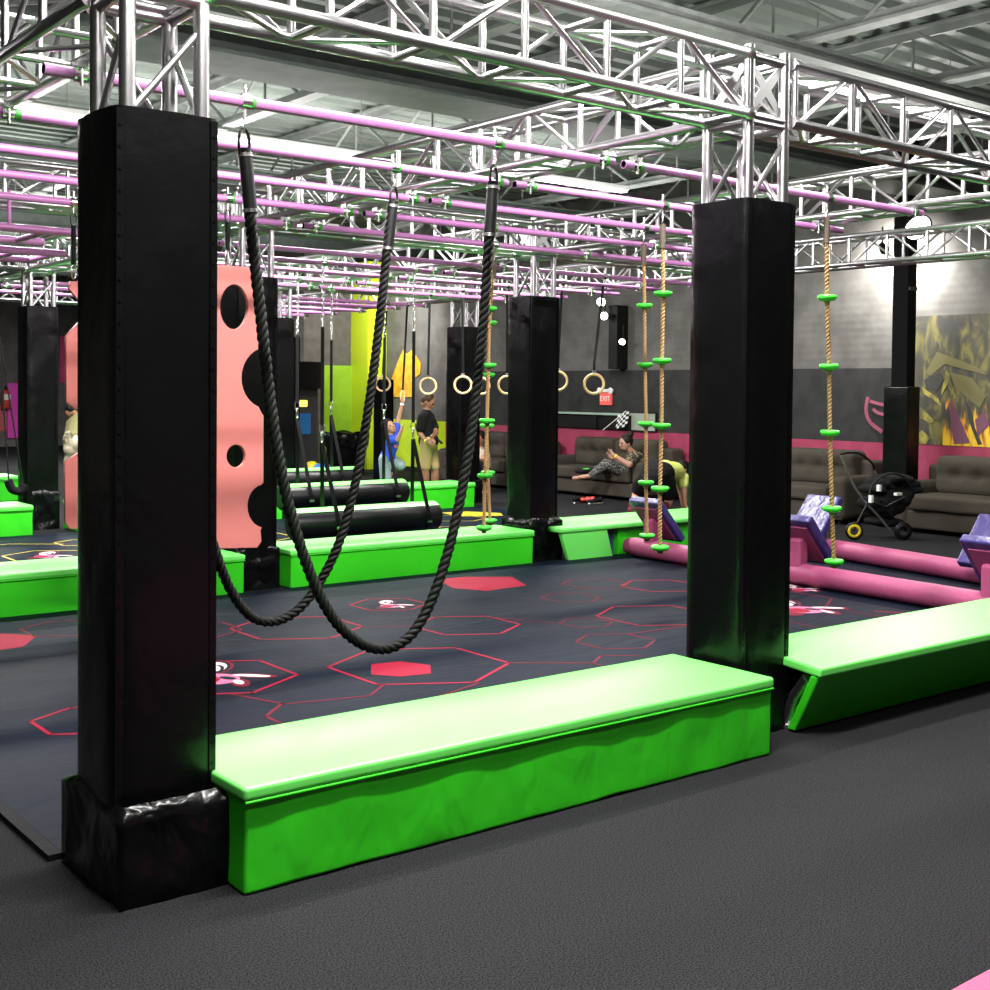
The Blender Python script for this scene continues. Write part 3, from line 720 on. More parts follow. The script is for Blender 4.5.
mat_slab('foam_mat', 'dark navy floor mat with pink hexagon outlines, inside the front bay', 1.49, 10.55, 4.30, 8.94, prints1)
def prints2(mb, z):
    def outline(pts, w=.03, m=3, closed=True):
        for a, b in zip(pts, pts[1:] + (pts[:1] if closed else [])): strip(mb, a, b, w, z, m)
    for c in ((4.0, 11.95, .42), (4.62, 12.75, .28), (3.0, 11.2, .4), (3.3, 12.9, .5), (6.3, 12.2, .45), (8.6, 11.4, .5), (9.3, 12.6, .4)): outline(hexpts(*c))
    outline([(3.96,13.04),(4.41,12.73)], .03, 3, False); outline([(3.2,12.9),(3.96,13.04)], .03, 3, False)
    emblem(mb, 4.0, 11.95, .26, z); poly(mb, [(9.55,13.25),(9.95,13.2),(10.2,12.8),(10.0,12.5),(9.5,12.75)][::-1], z, 3)
    poly(mb, [(8.9,10.6),(9.2,10.5),(9.25,10.2),(8.95,10.1)][::-1], z, 3)
mat_slab('foam_mat', 'dark navy floor mat with yellow hexagon outlines, beyond the second row of green blocks', 1.49, 10.55, 9.66, 13.70, prints2)
o = MB().box((1.44, 4.3, .0), (1.487, 8.9, .022)).build('mat_edging', DKC); tag(o, 'torn black vinyl edging along the open side of the pink printed mat', 'edging')

# ------------------------------------------------------------------ slanted step rails
def rail(a, b, r, spots, side, label, xs=0.0):
    a, b = V((*a, r + .021)), V((*b, r + .021)); t = thing('step_rail', label, 'step rail', (a + b)/2 - V((0,0,r)))
    n = 40; rad = [r*(1 + .02*nz((i*.4, side, 0), 1)) for i in range(n + 1)]; rad[0] = rad[-1] = r*.85
    MB().tube([a.lerp(b, i/n) for i in range(n + 1)], rad, 20).build('padded_rail', PINKV, t)
    for yc in spots:
        k = (yc - a.y)/(b.y - a.y); xc = a.x + (b.x - a.x)*k
        w = .20; top = V((xc - side*.13, 0, .575)); bot = V((xc + side*.22, 0, .18)); d = (bot - top).normalized(); nrm = V((side*abs(d.z), 0, abs(d.x)))
        def slab(o0, o1, ww, e0, e1):
            A, B = top + d*e0, bot - d*e1
            q = lambda P, yy, o: V((P.x + nrm.x*o, yc + yy, P.z + nrm.z*o))
            return [q(A,-ww,o0), q(B,-ww,o0), q(B,ww,o0), q(A,ww,o0)], [q(A,-ww,o1), q(B,-ww,o1), q(B,ww,o1), q(A,ww,o1)]
        p = MB().hexa(*slab(0, .075, w, 0, 0)).build('step_pad', VIOL, t, .016, 3)
        bk = MB().hexa(*slab(-.014, 0.001, w - .055, .075, .05)).build('panel_back', PANEL, p); bk.matrix_parent_inverse = Matrix.Identity(4)
        m_ = top.lerp(bot, .42); m_ = V((m_.x, yc, m_.z)) - nrm*.02
        soft((xc - .065, yc - .06, r*1.4), (xc + .065, yc + .06, m_.z + .02), .03, .004, 6, 20).build('post', PINKV, t)
rail((8.66, 8.83), (8.40, 4.35), .092, (8.50, 6.66, 4.84), 1, 'nearer pink padded rail on the floor with leaning violet step pads seen from behind')
rail((10.35, 8.5), (9.70, 4.9), .092, (7.72, 5.62), -1, 'farther pink padded rail with violet step pads leaning towards the room')

# ------------------------------------------------------------------ sofas
def sofa(y0, y1, label, xf=12.92, n=2, xb=13.90):
    t = thing('sofa', label, 'sofa', ((xf+xb)/2, (y0+y1)/2, 0), 'taupe sofas along the wall')
    aw = .24
    soft((xf + .05, y0 + .04, .05), (xb - .02, y1 - .04, .27), .03, .004, 5, 10).build('base', SOFA, t)
    soft((xb - .28, y0 + .05, .1), (xb, y1 - .05, .78), .05, .005, 5, 10).build('back_frame', SOFA, t)
    w = (y1 - y0 - 2*aw)/n
    for i in range(n):
        a, b = y0 + aw + i*w, y0 + aw + (i+1)*w
        soft((xf, a + .006, .27), (xb - .28, b - .006, .46), .05, .008, 4, 14).build('seat_cushion', SOFA, t)
        def dent(p, a=a, b=b):
            if p.x > xb - .3: return p
            d = 0
            for yy in (.25, .5, .75):
                q = ((p.y - (a + (b-a)*yy))/.075)**2 + ((p.z - .68)/.06)**2; d += .055*math.exp(-q)
            d += .022*math.exp(-((p.z - .68)/.03)**2)
            return p + V((d, 0, 0))
        soft((xb - .46, a + .004, .44), (xb - .10, b - .004, .90), .09, .008, 4, 26, dent).build('back_cushion', SOFA, t)
    for ya in (y0, y1 - aw):
        soft((xf + .03, ya, .05), (xb - .1, ya + aw, .60), .09, .007, 4, 12).build('arm', SOFA, t)
    for x in (xf + .12, xb - .12):
        for y in (y0 + .12, y1 - .12): MB().tube([(x, y, 0), (x, y, .06)], .03, 8).build('foot', BLKP, t)
sofa(5.95, 8.75, 'taupe tufted sofa right of the stroller, under the yellow mural', n=2)
sofa(9.42, 12.1, 'taupe tufted sofa left of the stroller, partly behind the tall front post', n=2)
sofa(12.95, 15.25, 'taupe sofa the woman is sitting on', n=2)
sofa(15.75, 17.9, 'taupe sofa by the lime wainscot, its rounded arm seen left of the middle post', 12.75, n=2)

# ------------------------------------------------------------------ stroller
def wheel(c, r, w, parent, yellow, axis=V((.62,.785,0))):
    q = V((0,0,1)).rotation_difference(axis.normalized()).to_matrix().to_4x4()
    tb = MB().lathe([(r*.72, -w/2),(r*.95, -w/2),(r, -w*.25),(r, w*.25),(r*.95, w/2),(r*.72, w/2),(r*.72, -w/2)], 26, c, q).build('wheel', BLKP, parent)
    MB().lathe([(r*.45, -w*.3),(r*.70, -w*.42),(r*.78, -w*.52),(r*.6, -w*.58),(r*.48, -w*.5)], 22, c, q).build('rim', YELL if yellow else DARKM, tb)
st = thing('stroller', 'black baby stroller with yellow wheel rim, in front of the wall post', 'stroller', (12.1, 8.45, 0))
D = lambda px, py, Z: CAM + (_F2 + _R3*((px - CXP)/FPX) - _U3*((py - CYP)/FPX))*Z
ZS = 14.15
for dz in (-.22, .22):
    MB().tube(bez([D(841,456,ZS+dz), D(850,478,ZS+dz), D(862,498,ZS+dz), D(880,518,ZS+dz), D(891,532,ZS+dz)], 6), .014, 8).build('frame_bar', ALUD, st)
    MB().tube([D(868,503,ZS+dz), D(858,522,ZS+dz), D(853,531,ZS+dz)], .016, 8).build('rear_leg', BLKP, st)
    wheel(D(854,531,ZS+dz), .10, .045, st, dz < 0); wheel(D(903,531,ZS+dz*.8), .10, .045, st, False)
    MB().tube([D(880,500,ZS+dz), D(892,516,ZS+dz*.9), D(902,529,ZS+dz*.8)], .016, 8).build('front_leg', BLKP, st)
MB().tube(bez([D(841,457,ZS-.22), D(841,454,ZS-.15), D(858,453,ZS), D(872,463,ZS+.15), D(874,470,ZS+.22)], 8), .013, 10).build('push_handle', BLKP, st)
MB().tube([D(874,470,ZS+.22), D(884,492,ZS+.22)], .013, 8).build('frame_bar', ALUD, st)
def blob(name, pts, rs, m, parent, voxel=.018, sm=4):
    mb = MB()
    for p, r in zip(pts, rs): mb.ball(p, r, 10)
    o = mb.build(name, m, parent); r = o.modifiers.new('skin', 'REMESH'); r.mode = 'VOXEL'; r.voxel_size = voxel; r.use_smooth_shade = True
    s = o.modifiers.new('soft', 'SMOOTH'); s.iterations = sm
    return o
blob('seat_bucket', [D(870,503,ZS), D(876,508,ZS), D(884,511,ZS), D(892,507,ZS), D(898,500,ZS), D(890,500,ZS), D(880,502,ZS), D(902,494,ZS), D(888,494,ZS)], [(.10,.17,.08),(.10,.17,.08),(.10,.17,.08),(.10,.17,.09),(.10,.17,.09),(.10,.16,.09),(.10,.16,.09),(.09,.16,.08),(.10,.15,.08)], BLKC, st, .014, 2)
blob('canopy', [D(872,489,ZS), D(877,483,ZS), D(884,479,ZS), D(892,478,ZS), D(900,479,ZS), D(906,483,ZS), D(909,489,ZS)], [(.07,.19,.06)]*7, BLKC, st, .012, 2)
MB().tube(bez([D(868,498,ZS-.2), D(874,483,ZS-.2), D(888,474,ZS-.2), D(902,476,ZS-.2), D(912,487,ZS-.2)], 6), .012, 8).build('canopy_rib', BLKP, st)
MB().tube([D(862,498,ZS-.22), D(886,507,ZS-.22), D(905,497,ZS-.22)], .014, 8).build('carry_bar', DARKM, st)
blob('basket', [D(876,521,ZS), D(884,523,ZS), D(892,522,ZS)], [(.10,.16,.05)]*3, BLKC, st, .014, 2)
MB().box(D(879,488,ZS-.26) - V((.02,.02,.035)), D(879,488,ZS-.26) + V((.02,.02,.035))).build('white_label', WHITE, st)
MB().box(D(871,499,ZS-.26) - V((.02,.02,.04)), D(871,499,ZS-.26) + V((.02,.02,.04))).build('white_label', WHITE, st)
MB().box(D(898,494,ZS-.25) - V((.05,.02,.015)), D(898,494,ZS-.25) + V((.05,.02,.015))).build('white_label', WHITE, st)

# ------------------------------------------------------------------ things along the right wall
bp_ = thing('building_post', 'black square building post by the wall with a thicker padded foot, behind the stroller', 'post', (13.45, 9.0, 0))
cxp = onX(13.3, 901, 400); yp = cxp.y
yp += .06
MB().box((13.32, yp - .12, 1.6), (13.50, yp + .10, HC)).build('shaft', mat('black_painted_steel', (.003,.003,.0035), .7, spec=.08), bp_, .01)
MB().box((13.33, yp - .135, 2.9), (13.49, yp - .119, 2.94)).build('cable_clip', DARKM, bp_)
soft((13.28, yp - .17, 0), (13.54, yp + .18, 1.73), .02, .003, 5, 8).build('foot_pad', BLACK, bp_)
# far black post of the neighbouring hall, seen between middle post and disc ropes
p = onX(13.7, 610, 360); t = thing('wall_box', 'tall black box on the grey wall, above the exit sign', 'box', (13.75, p.y, 2.0))
MB().box((13.75, p.y - .10, 1.99), (13.998, p.y + .10, 3.0)).build('housing', BLKP, t, .01)
# exit sign with emergency lamps
e = onX(13.93, 605, 397); t = thing('exit_sign', 'small red exit sign with twin emergency lamps on the dark wall', 'sign', e)
MB().box((13.93, e.y - .125, e.z - .13), (13.98, e.y + .125, e.z + .07)).build('sign_box', EXITR, t, .006)
text_mesh('lettering', 'EXIT', .12, Matrix.Translation((13.926, e.y, e.z - .03)) @ Matrix.Rotation(-PI/2, 4, 'Z') @ Matrix.Rotation(PI/2, 4, 'X'), WHITE, t)
MB().box((13.93, e.y - .11, e.z + .075), (13.98, e.y + .11, e.z + .13)).build('lamp_housing', WHITE, t, .01)
for s_ in (-1, 1):
    MB().lathe([(.001,.05),(.035,.05),(.055,0),(.05,-.005),(.001,-.005)], 16, (13.92, e.y + s_*.13, e.z + .10), Matrix.Rotation(PI/2, 4, 'Y')).build('emergency_lamp', WHITE, t)
# checkered flag
f0, f1 = onX(13.84, 603, 430), onX(13.84, 626, 413)
t = thing('checkered_flag', 'small black and white checkered flag leaning on the wall above the woman', 'flag', f0)
MB().tube([f0, f1 + V((0,0,.03))], .008, 8).build('stick', WHITE, t)
mb = MB(); ya, za = onX(13.84, 618, 416).yz; yb, zb = onX(13.84, 629, 430).yz; za += .02
for i in range(5):
    for j in range(6):
        P = lambda u, v: V((13.84 + .012*math.sin(u*6 + v*3), ya + (yb-ya)*(u - .25*v), za + (zb-za)*v + .06*u))
        mb.add([P(i/5, j/6), P((i+1)/5, j/6), P((i+1)/5, (j+1)/6), P(i/5, (j+1)/6)], [(0,1,2,3)], (i + j) % 2)
fl = mb.build('cloth', [WHITE, BLKP], t); so = fl.modifiers.new('thick', 'SOLIDIFY'); so.thickness = .004
# white notice board
a, b = onX(13.95, 630, 413), onX(13.95, 655, 431)
t = thing('notice_board', 'pale grey notice board on the dark wall behind the disc rope pair', 'board', (13.95, (a.y+b.y)/2, (a.z+b.z)/2))
MB().box((13.95, b.y, b.z), (13.98, a.y, a.z)).build('sheet', mat('pale_grey_board', (.32,.36,.30), .6), t)
MB().box((13.945, b.y - .02, b.z - .02), (13.975, a.y + .02, b.z)).box((13.945, b.y - .02, a.z), (13.975, a.y + .02, a.z + .02)).box((13.945, b.y - .02, b.z), (13.975, b.y, a.z)).box((13.945, a.y, b.z), (13.975, a.y + .02, a.z)).build('board_frame', DARKM, t)
# dark counter window with a pale top rail
a, b = onX(13.9, 550, 412), onX(13.9, 629, 430)
t = thing('counter_hatch', 'dark service hatch with a thin pale top rail above the pink band', 'hatch', (13.9, (a.y+b.y)/2, a.z))
MB().box((13.88, b.y, a.z - .02), (13.98, a.y, a.z + .012)).build('top_rail', mat('pale_green_rail', (.34,.46,.38), .4), t)
MB().box((13.93, b.y, b.z), (13.98, a.y, a.z - .02)).build('dark_opening', BLKP, t)
for yy in (b.y, (a.y*.4 + b.y*.6), a.y - .06): MB().box((13.90, yy, b.z), (13.98, yy + .06, a.z - .02)).build('mullion', DARKM, t)
# abstract wall mural, brush strokes of paint
y_a, y_b = onX(13.97, 915, 345).y, 5.2; za = 1.0
t = thing('mural', 'large dark wall mural of loose yellow, purple and flame orange brush strokes', 'mural', (13.97, 7.8, 2))
def mural_mat():
    m = mat('mural_paint', (.1,.1,.06), .7); nt = m.node_tree; b = nt.nodes['Principled BSDF']
    co = nd(m, 'ShaderNodeTexCoord'); mp = nd(m, 'ShaderNodeMapping'); mp.inputs['Rotation'].default_value = (.5, 0, 0); mp.inputs['Scale'].default_value = (1, 2.2, .9)
    nt.links.new(co.outputs['Object'], mp.inputs['Vector'])
    n1 = nd(m, 'ShaderNodeTexNoise', Scale=2.6, Detail=7, Distortion=1.2); nt.links.new(mp.outputs['Vector'], n1.inputs['Vector'])
    r1 = nd(m, 'ShaderNodeValToRGB'); e = r1.color_ramp.elements; e[0].position = .38; e[0].color = (.035,.034,.030,1); e[1].position = .74; e[1].color = (.24,.21,.045,1)
    k = r1.color_ramp.elements.new(.52); k.color = (.065,.062,.034,1)
    nt.links.new(n1.outputs['Fac'], r1.inputs['Fac'])
    sx = nd(m, 'ShaderNodeSeparateXYZ'); nt.links.new(co.outputs['Object'], sx.inputs['Vector'])
    n2 = nd(m, 'ShaderNodeTexNoise', Scale=5.5, Detail=5, Distortion=.4); mp2 = nd(m, 'ShaderNodeMapping'); mp2.inputs['Scale'].default_value = (1, 2.4, .5); nt.links.new(co.outputs['Object'], mp2.inputs['Vector']); nt.links.new(mp2.outputs['Vector'], n2.inputs['Vector'])
    h1 = nd(m, 'ShaderNodeMath', operation='MULTIPLY_ADD'); nt.links.new(n2.outputs['Fac'], h1.inputs[0]); h1.inputs[1].default_value = 1.5; h1.inputs[2].default_value = .60
    d1 = nd(m, 'ShaderNodeMath', operation='SUBTRACT'); nt.links.new(h1.outputs[0], d1.inputs[0]); nt.links.new(sx.outputs['Z'], d1.inputs[1])
    r2 = nd(m, 'ShaderNodeValToRGB'); e = r2.color_ramp.elements; e[0].position = .02; e[0].color = (0,0,0,1); e[1].position = .16; e[1].color = (1,1,1,1); nt.links.new(d1.outputs[0], r2.inputs['Fac'])
    yl = nd(m, 'ShaderNodeMath', operation='LESS_THAN'); nt.links.new(sx.outputs['Y'], yl.inputs[0]); yl.inputs[1].default_value = 8.72
    mu = nd(m, 'ShaderNodeMath', operation='MULTIPLY'); nt.links.new(r2.outputs['Color'], mu.inputs[0]); nt.links.new(yl.outputs[0], mu.inputs[1])
    r3 = nd(m, 'ShaderNodeValToRGB'); e = r3.color_ramp.elements; e[0].position = .0; e[0].color = (.16,.06,.07,1); e[1].position = .30; e[1].color = (.75,.48,.02,1); k = r3.color_ramp.elements.new(.14); k.color = (.55,.22,.02,1); nt.links.new(d1.outputs[0], r3.inputs['Fac'])
    mx = nd(m, 'ShaderNodeMix', data_type='RGBA'); nt.links.new(mu.outputs[0], mx.inputs['Factor']); nt.links.new(r1.outputs['Color'], mx.inputs[6]); nt.links.new(r3.outputs['Color'], mx.inputs[7]); nt.links.new(mx.outputs[2], b.inputs['Base Color'])
    return m
MB().box((13.972, y_b, 1.005), (13.998, y_a, 2.62)).build('canvas', mural_mat(), t)
mu_y = [speckle(mat('mural_yellow', (.42,.36,.06), .7), (.10,.09,.03), (.34,.29,.05), 9, 4), mat('mural_purple', (.15,.05,.09), .7), mat('mural_flame', (.85,.50,.03), .6), mat('mural_dark', (.035,.033,.03), .7), mat('mural_dull_yellow', (.135,.12,.045), .7)]
STR = [(4,[(926,372),(937,352),(975,366),(988,375),(975,372),(945,364),(930,376)]), (0,[(941,396),(946,370),(949,374),(958,404),(953,402),(948,384)]), (0,[(921,385),(926,390),(938,398),(942,407),(934,400),(924,394)]),
       (0,[(916,402),(926,412),(934,421),(930,424),(922,418),(916,420)]), (0,[(916,436),(922,430),(930,438),(926,444),(917,443)]), (3,[(924,380),(940,372),(944,380),(936,392),(926,388)]), (4,[(950,372),(972,378),(986,396),(980,408),(965,396),(954,384)]),
       (1,[(949,404),(952,400),(962,424),(970,443),(954,444),(951,425)]), (3,[(966,400),(972,412),(975,428),(982,444),(978,445),(973,432),(968,418)]), (1,[(975,420),(984,412),(990,424),(984,430),(978,436)]), (4,[(985,380),(1000,390),(1010,410),(998,405)]), (0,[(1000,420),(1020,400),(1030,436),(1015,430)])]
for mi, pl in STR:
    pts = [onX(13.97, *q) for q in pl]
    flat_shape('brush_stroke', [(-p.y, p.z) for p in pts], [], .006, Matrix.Translation((13.97, 0, 0)) @ Matrix.Rotation(-PI/2, 4, 'Z') @ Matrix.Rotation(PI/2, 4, 'X'), mu_y[mi], t)
t = thing('wall_painting', 'faded pink curved brush strokes on the dark wall, left of the wall post', 'painting', (13.97, 9.9, 1.5))
for pl, w in (([(868,397),(866,410),(870,422),(882,432)], .05), ([(870,401),(876,403),(884,405)], .04), ([(873,409),(878,413),(886,415)], .04)):
    pts = [onX(13.972, *q) for q in pl]
    MB().strap(bez(pts, 6), w, .006, (0, .7, .7)).build('brush_stroke', mat('faded_pink_paint', (.30,.07,.12), .7), t)
# orange mural patch beyond the man
pts = [onX(13.985, *q) for q in ((389,397),(390,384),(397,364),(403,350),(407,354),(412,350),(421,363),(420,374),(414,378),(413,397))]
o = flat_shape('wall_painting', [(-p.y, p.z) for p in pts], [], .012, Matrix.Translation((13.985, 0, 0)) @ Matrix.Rotation(-PI/2, 4, 'Z') @ Matrix.Rotation(PI/2, 4, 'X'), ORANGE)
tag(o, 'ragged orange painted patch on the grey wall above the boy', 'painting')

# ------------------------------------------------------------------ far end
binc = onZ(0, 346, 474); t = thing('trash_bin', 'black bin with a shiny bag folded over its rim, against the lime wall', 'bin', binc)
MB().lathe([(.30,0),(.34,.02),(.40,.74),(.41,.78),(.36,.78),(.30,.1)], 28, binc).build('bin_body', BLKP, t)
mb = MB(); vs = []; n = 40
for j in range(5):
    for k in range(n):
        a = 2*PI*k/n; r = (.36,.425,.44,.435,.43)[j] + .012*math.sin(9*a + j); z = (.78,.80,.72,.62,.55)[j] + .03*math.sin(5*a + j*2)
        vs.append(binc + V((r*math.cos(a), r*math.sin(a), z)))
mb.add(vs, [(j*n+k, j*n+(k+1)%n, (j+1)*n+(k+1)%n, (j+1)*n+k) for j in range(4) for k in range(n)], 0, True); mb.build('bin_bag', CRUMP, t)
for (px, py, r, m, cn) in ((312,471,.15,YELL,'yellow'), (321,474,.16,mat('blue_ball',(.03,.16,.6),.3),'blue'), (329,474,.13,mat('purple_ball',(.10,.06,.35),.3),'purple'), (332,479,.15,mat('teal_ball',(.03,.40,.25),.3),'teal'), (338,479,.13,mat('green_ball',(.05,.42,.20),.3),'green'), (296,466,.13,mat('violet_ball',(.16,.08,.45),.3),'violet')):
    q = onZ(r, px, py - 2); o = MB().ball(q, r, 12).build('play_ball', m); tag(o, '%s play ball on the floor beyond the hanging logs' % cn, 'ball')
t = thing('arcade_kiosk', 'dark upright kiosk with a glowing blue panel, left of the lime wall', 'kiosk', (12.2, 21.2, 0))
k = onY(21.0, 306, 440)
MB().box((k.x - .28, 21.02, 0), (k.x + .28, 21.5, 1.62)).build('cabinet', mat('kiosk_grey', (.05,.05,.055), .5), t, .02)
MB().box((k.x - .2, 21.0, .75), (k.x + .10, 21.02, 1.15)).build('blue_panel', mat('blue_panel', (.015,.09,.25), .4, emit=(.03,.25,.6), es=.2), t)
MB().box((k.x - .18, 20.995, 1.28), (k.x + .02, 21.02, 1.40)).build('yellow_lamp', mat('yellow_lamp', (.9,.7,.1), .4, emit=(1,.75,.1), es=2.5), t)
MB().box((k.x - .34, 20.92, 1.62), (k.x + .34, 21.5, 2.14)).build('header', BLKP, t)
t = thing('short_padded_post', 'short black padded post with rings in front, left of the boy', 'post', (11.9, 18.5, 0))
q = onZ(0, 384, 483); soft((q.x - .13, q.y - .10, 0), (q.x + .13, q.y + .16, 1.80), .02, .004, 5, 8).build('pad', BLACK, t); MB().box((q.x - .16, q.y - .13, 0), (q.x + .16, q.y + .19, .04)).build('base_plate', DARKM, t)
# far left wall pieces
a, b = onY(33.95, 7, 383), onY(33.95, 18, 438)
o = MB().box((a.x, 33.9, b.z), (b.x, 33.99, a.z)).build('wall_board', MAGN, None, .01); tag(o, 'tall magenta board on the far wall at the left edge', 'board')
a, b = onY(33.98, -20, 405), onY(33.98, 24, 431); o = MB().box((a.x, 33.97, b.z), (b.x, 34.0, a.z)).build('trim_6', mat('coral_wall_band', (.45,.09,.10), .6)); o['kind'] = 'structure'
a, b = onY(33.98, 60, 336), onY(33.98, 90, 383); o = MB().box((a.x, 33.96, b.z), (b.x, 34.0, a.z)).build('trim_7', HOTP); o['kind'] = 'structure'
q = onY(33.8, 6, 398); t = thing('fire_extinguisher', 'red fire extinguisher on the far wall beside the magenta board', 'extinguisher', q)
MB().lathe([(.001,-.28),(.10,-.28),(.11,-.26),(.11,.12),(.07,.2),(.035,.23),(.001,.23)], 18, q).build('cylinder', RED, t)
MB().box(q + V((-.03,-.1,.23)), q + V((.03,.08,.27))).tube([q + V((0,0,.2)), q + V((0,0,.33))], .03, 8).build('valve', BLKP, t)
MB().box(q + V((-.08,-.118,-.05)), q + V((.08,-.10,.10))).build('white_label', WHITE, t)
# sling swing at far left
t = thing('sling_swing', 'thin black sling swing hanging in front of the far left wrinkled post', 'swing', (2.9, 12.6, 2.885))
ys = 13.4
tA, tB = onY(ys, -12, 270), onY(ys, 22, 255); s0, s1 = onY(ys, 9, 487), onY(ys, 21, 488)
MB().tube([onY(ys, 0, 352), onY(ys, 9, 484)], .008, 6).build('strap', BLKC, t); MB().tube([onY(ys, 4, 365), onY(ys, 24, 490)], .008, 6).build('strap', BLKC, t)
MB().tube([onY(ys, 0, 352), onY(ys, -9, 232)], .008, 6).build('strap', BLKC, t); MB().tube([onY(ys, 4, 365), onY(ys, -8, 290), onY(ys, -10, 232)], .008, 6).build('strap', BLKC, t)
MB().tube(bez([onY(ys, 8, 480), onY(ys, 12, 489), onY(ys, 20, 491), onY(ys, 25, 484)], 6), .045, 10).build('sling', BLKC, t)
# shoes under the woman's sofa
for i, (px, py, m, lab) in enumerate(((577,503,BLKC,'dark shoe on the carpet left of the red shoe, before the sofa'), (588,503,RED,'red shoe lying on the carpet before the sofa with the woman'), (596,504,BLKC,'dark shoe on the carpet right of the red shoe'))):
    q = onZ(0, px, py); t = thing('shoe', lab, 'shoe', q)
    a = .5 + i*1.3; d = V((math.cos(a), math.sin(a), 0))
    blob('upper', [q + d*.09 + V((0,0,.045)), q + V((0,0,.055)), q - d*.08 + V((0,0,.06))], [(.06,.05,.03),(.055,.045,.04),(.05,.045,.045)], m, t, .012)
    MB().tube([q + d*.14 + V((0,0,.012)), q - d*.12 + V((0,0,.012))], .012, 8, squash=1).build('sole', WHITE if i != 1 else BLKP, t)

# ------------------------------------------------------------------ people
def remesh(o, vox=.011, sm=3):
    r = o.modifiers.new('skin', 'REMESH'); r.mode = 'VOXEL'; r.voxel_size = vox; r.use_smooth_shade = True
    s = o.modifiers.new('soft', 'SMOOTH'); s.iterations = sm; return o
def limb(mb, pts, rs, n=12, ref=None, squash=1.0):
    pts = [V(p) for p in pts]; P = bez(pts, 5) if len(pts) > 2 else [pts[0].lerp(pts[1], i/5) for i in range(6)]
    m = len(P) - 1; R = []
    for i in range(len(P)):
        u = i/m*(len(rs) - 1); k = min(int(u), len(rs) - 2); R.append(rs[k] + (rs[k+1] - rs[k])*(u - k))
    mb.tube(P, R, n, ref=ref, squash=squash); mb.ball(P[0], R[0]*.98, 8); mb.ball(P[-1], R[-1]*.98, 8)
def hand(mb, w, d, side, k=1.0, curl=.35):
    """palm, four unequal bent fingers and a thumb leaving the side of the palm"""
    w, d, side = V(w), V(d).normalized(), V(side).normalized(); nrm = d.cross(side).normalized()
    pc = w + d*.045*k
    mb.tube([w, w + d*.03*k, w + d*.085*k], [.026*k, .036*k, .036*k], 10, ref=side, squash=.45)
    for i, L in enumerate((.068, .078, .073, .056)):
        b = w + d*.08*k + side*(.027 - .018*i)*k
        m1 = b + (d*math.cos(curl) - nrm*math.sin(curl))*L*.5*k; e = m1 + (d*math.cos(curl*2.2) - nrm*math.sin(curl*2.2))*L*.5*k
        mb.tube([b - d*.015*k, b, m1, e], [.0095*k, .0095*k, .0085*k, .007*k], 7); mb.ball(e, .007*k, 5)
    tb = w + d*.02*k + side*.025*k; t1 = tb + (d*.6 + side*.8).normalized()*.035*k; t2 = t1 + (d*.9 + side*.3 - nrm*.3).normalized()*.03*k
    mb.tube([tb, t1, t2], [.012*k, .0105*k, .008*k], 7); mb.ball(t2, .008*k, 5)
def head(mb, c, f, up, k=1.0):
    f, up = V(f).normalized(), V(up).normalized(); f = (f - up*f.dot(up)).normalized(); r = f.cross(up).normalized()
    M = Matrix((f, r, up)).transposed().to_4x4()
    mb.ball(c, (.098*k, .076*k, .115*k), 12, T=M); mb.ball(V(c) + f*.025*k - up*.06*k, (.062*k, .055*k, .055*k), 10, T=M)
    mb.tube([V(c) + f*.088*k + up*.02*k, V(c) + f*.116*k - up*.025*k, V(c) + f*.09*k - up*.035*k], [.009*k, .015*k, .010*k], 8)
    for s in (-1, 1): mb.ball(V(c) + r*s*.078*k - up*.005*k - f*.01*k, (.022*k, .010*k, .032*k), 8, T=M)
    mb.tube([V(c) + f*.082*k - up*.062*k - r*.022*k, V(c) + f*.088*k - up*.06*k, V(c) + f*.082*k - up*.062*k + r*.022*k], .008*k, 6)
    return f, r, up, M
def face(t, c, f, r, up, k=1.0):
    for s in (-1, 1):
        p = V(c) + f*.084*k + r*s*.032*k + up*.012*k
        MB().ball(p, .012*k, 6).build('eye', HAIRK, t)
    mb = MB(); mb.tube([V(c) + f*.093*k - up*.064*k - r*.024*k, V(c) + f*.097*k - up*.062*k, V(c) + f*.093*k - up*.064*k + r*.024*k], .0055*k, 6); mb.build('mouth', mat('lip', (.35,.12,.10), .5), t)
def hairdo(t, c, f, r, up, M, m, k=1.0, bun=None, vol=1.0):
    mb = MB(); c = V(c)
    mb.ball(c - f*.025*k + up*.031*k, (.098*k*vol, .088*k*vol, .104*k*vol), 12, T=M)
    if bun: mb.ball(c + V(bun), .048*k, 10)
    o = mb.build('hair', m, t); remesh(o, .010, 2)
IR, TO = V((.785, -.619, 0)), V((-.619, -.785, 0))      # towards the right of the photo, towards the camera
UP = V((0, 0, 1))

# man in khaki shorts
Zm = 18.0; t = thing('person', 'man in black polo shirt and khaki shorts looking down at his hands', 'person', D(428, 503.5, Zm))
P = lambda px, py, dz=0: D(px, py, Zm + dz)
fm = (IR*.95 + TO*.2).normalized(); rm = fm.cross(UP)      # rm: his right
hc = P(428, 402); nk = P(426, 413); ch = P(426.5, 421); wa = P(427, 434); pv = P(428.5, 442); sh = 0.19
sR, sL = nk + rm*.185 - UP*.055, nk - rm*.185 - UP*.055
eR = P(419.5, 433, -.15); wR = P(427, 442, -.32); eL = P(436, 432, -.05); wL = P(432.5, 441, -.36)
hR, hL = pv + rm*.085, pv - rm*.085
kR = P(425.5, 470, -.08); kL = P(435, 470, .05); aR = P(425.5, 499.5, -.06); aL = P(435.5, 499.5, .05)
mb = MB()
limb(mb, [pv, wa, ch, nk], [.135, .125, .15, .07], 16, rm, .72); limb(mb, [nk, hc - UP*.06], [.058, .055])
f_, r_, u_, M_ = head(mb, hc, fm*.8 - UP*.55, UP*.85 + fm*.5)
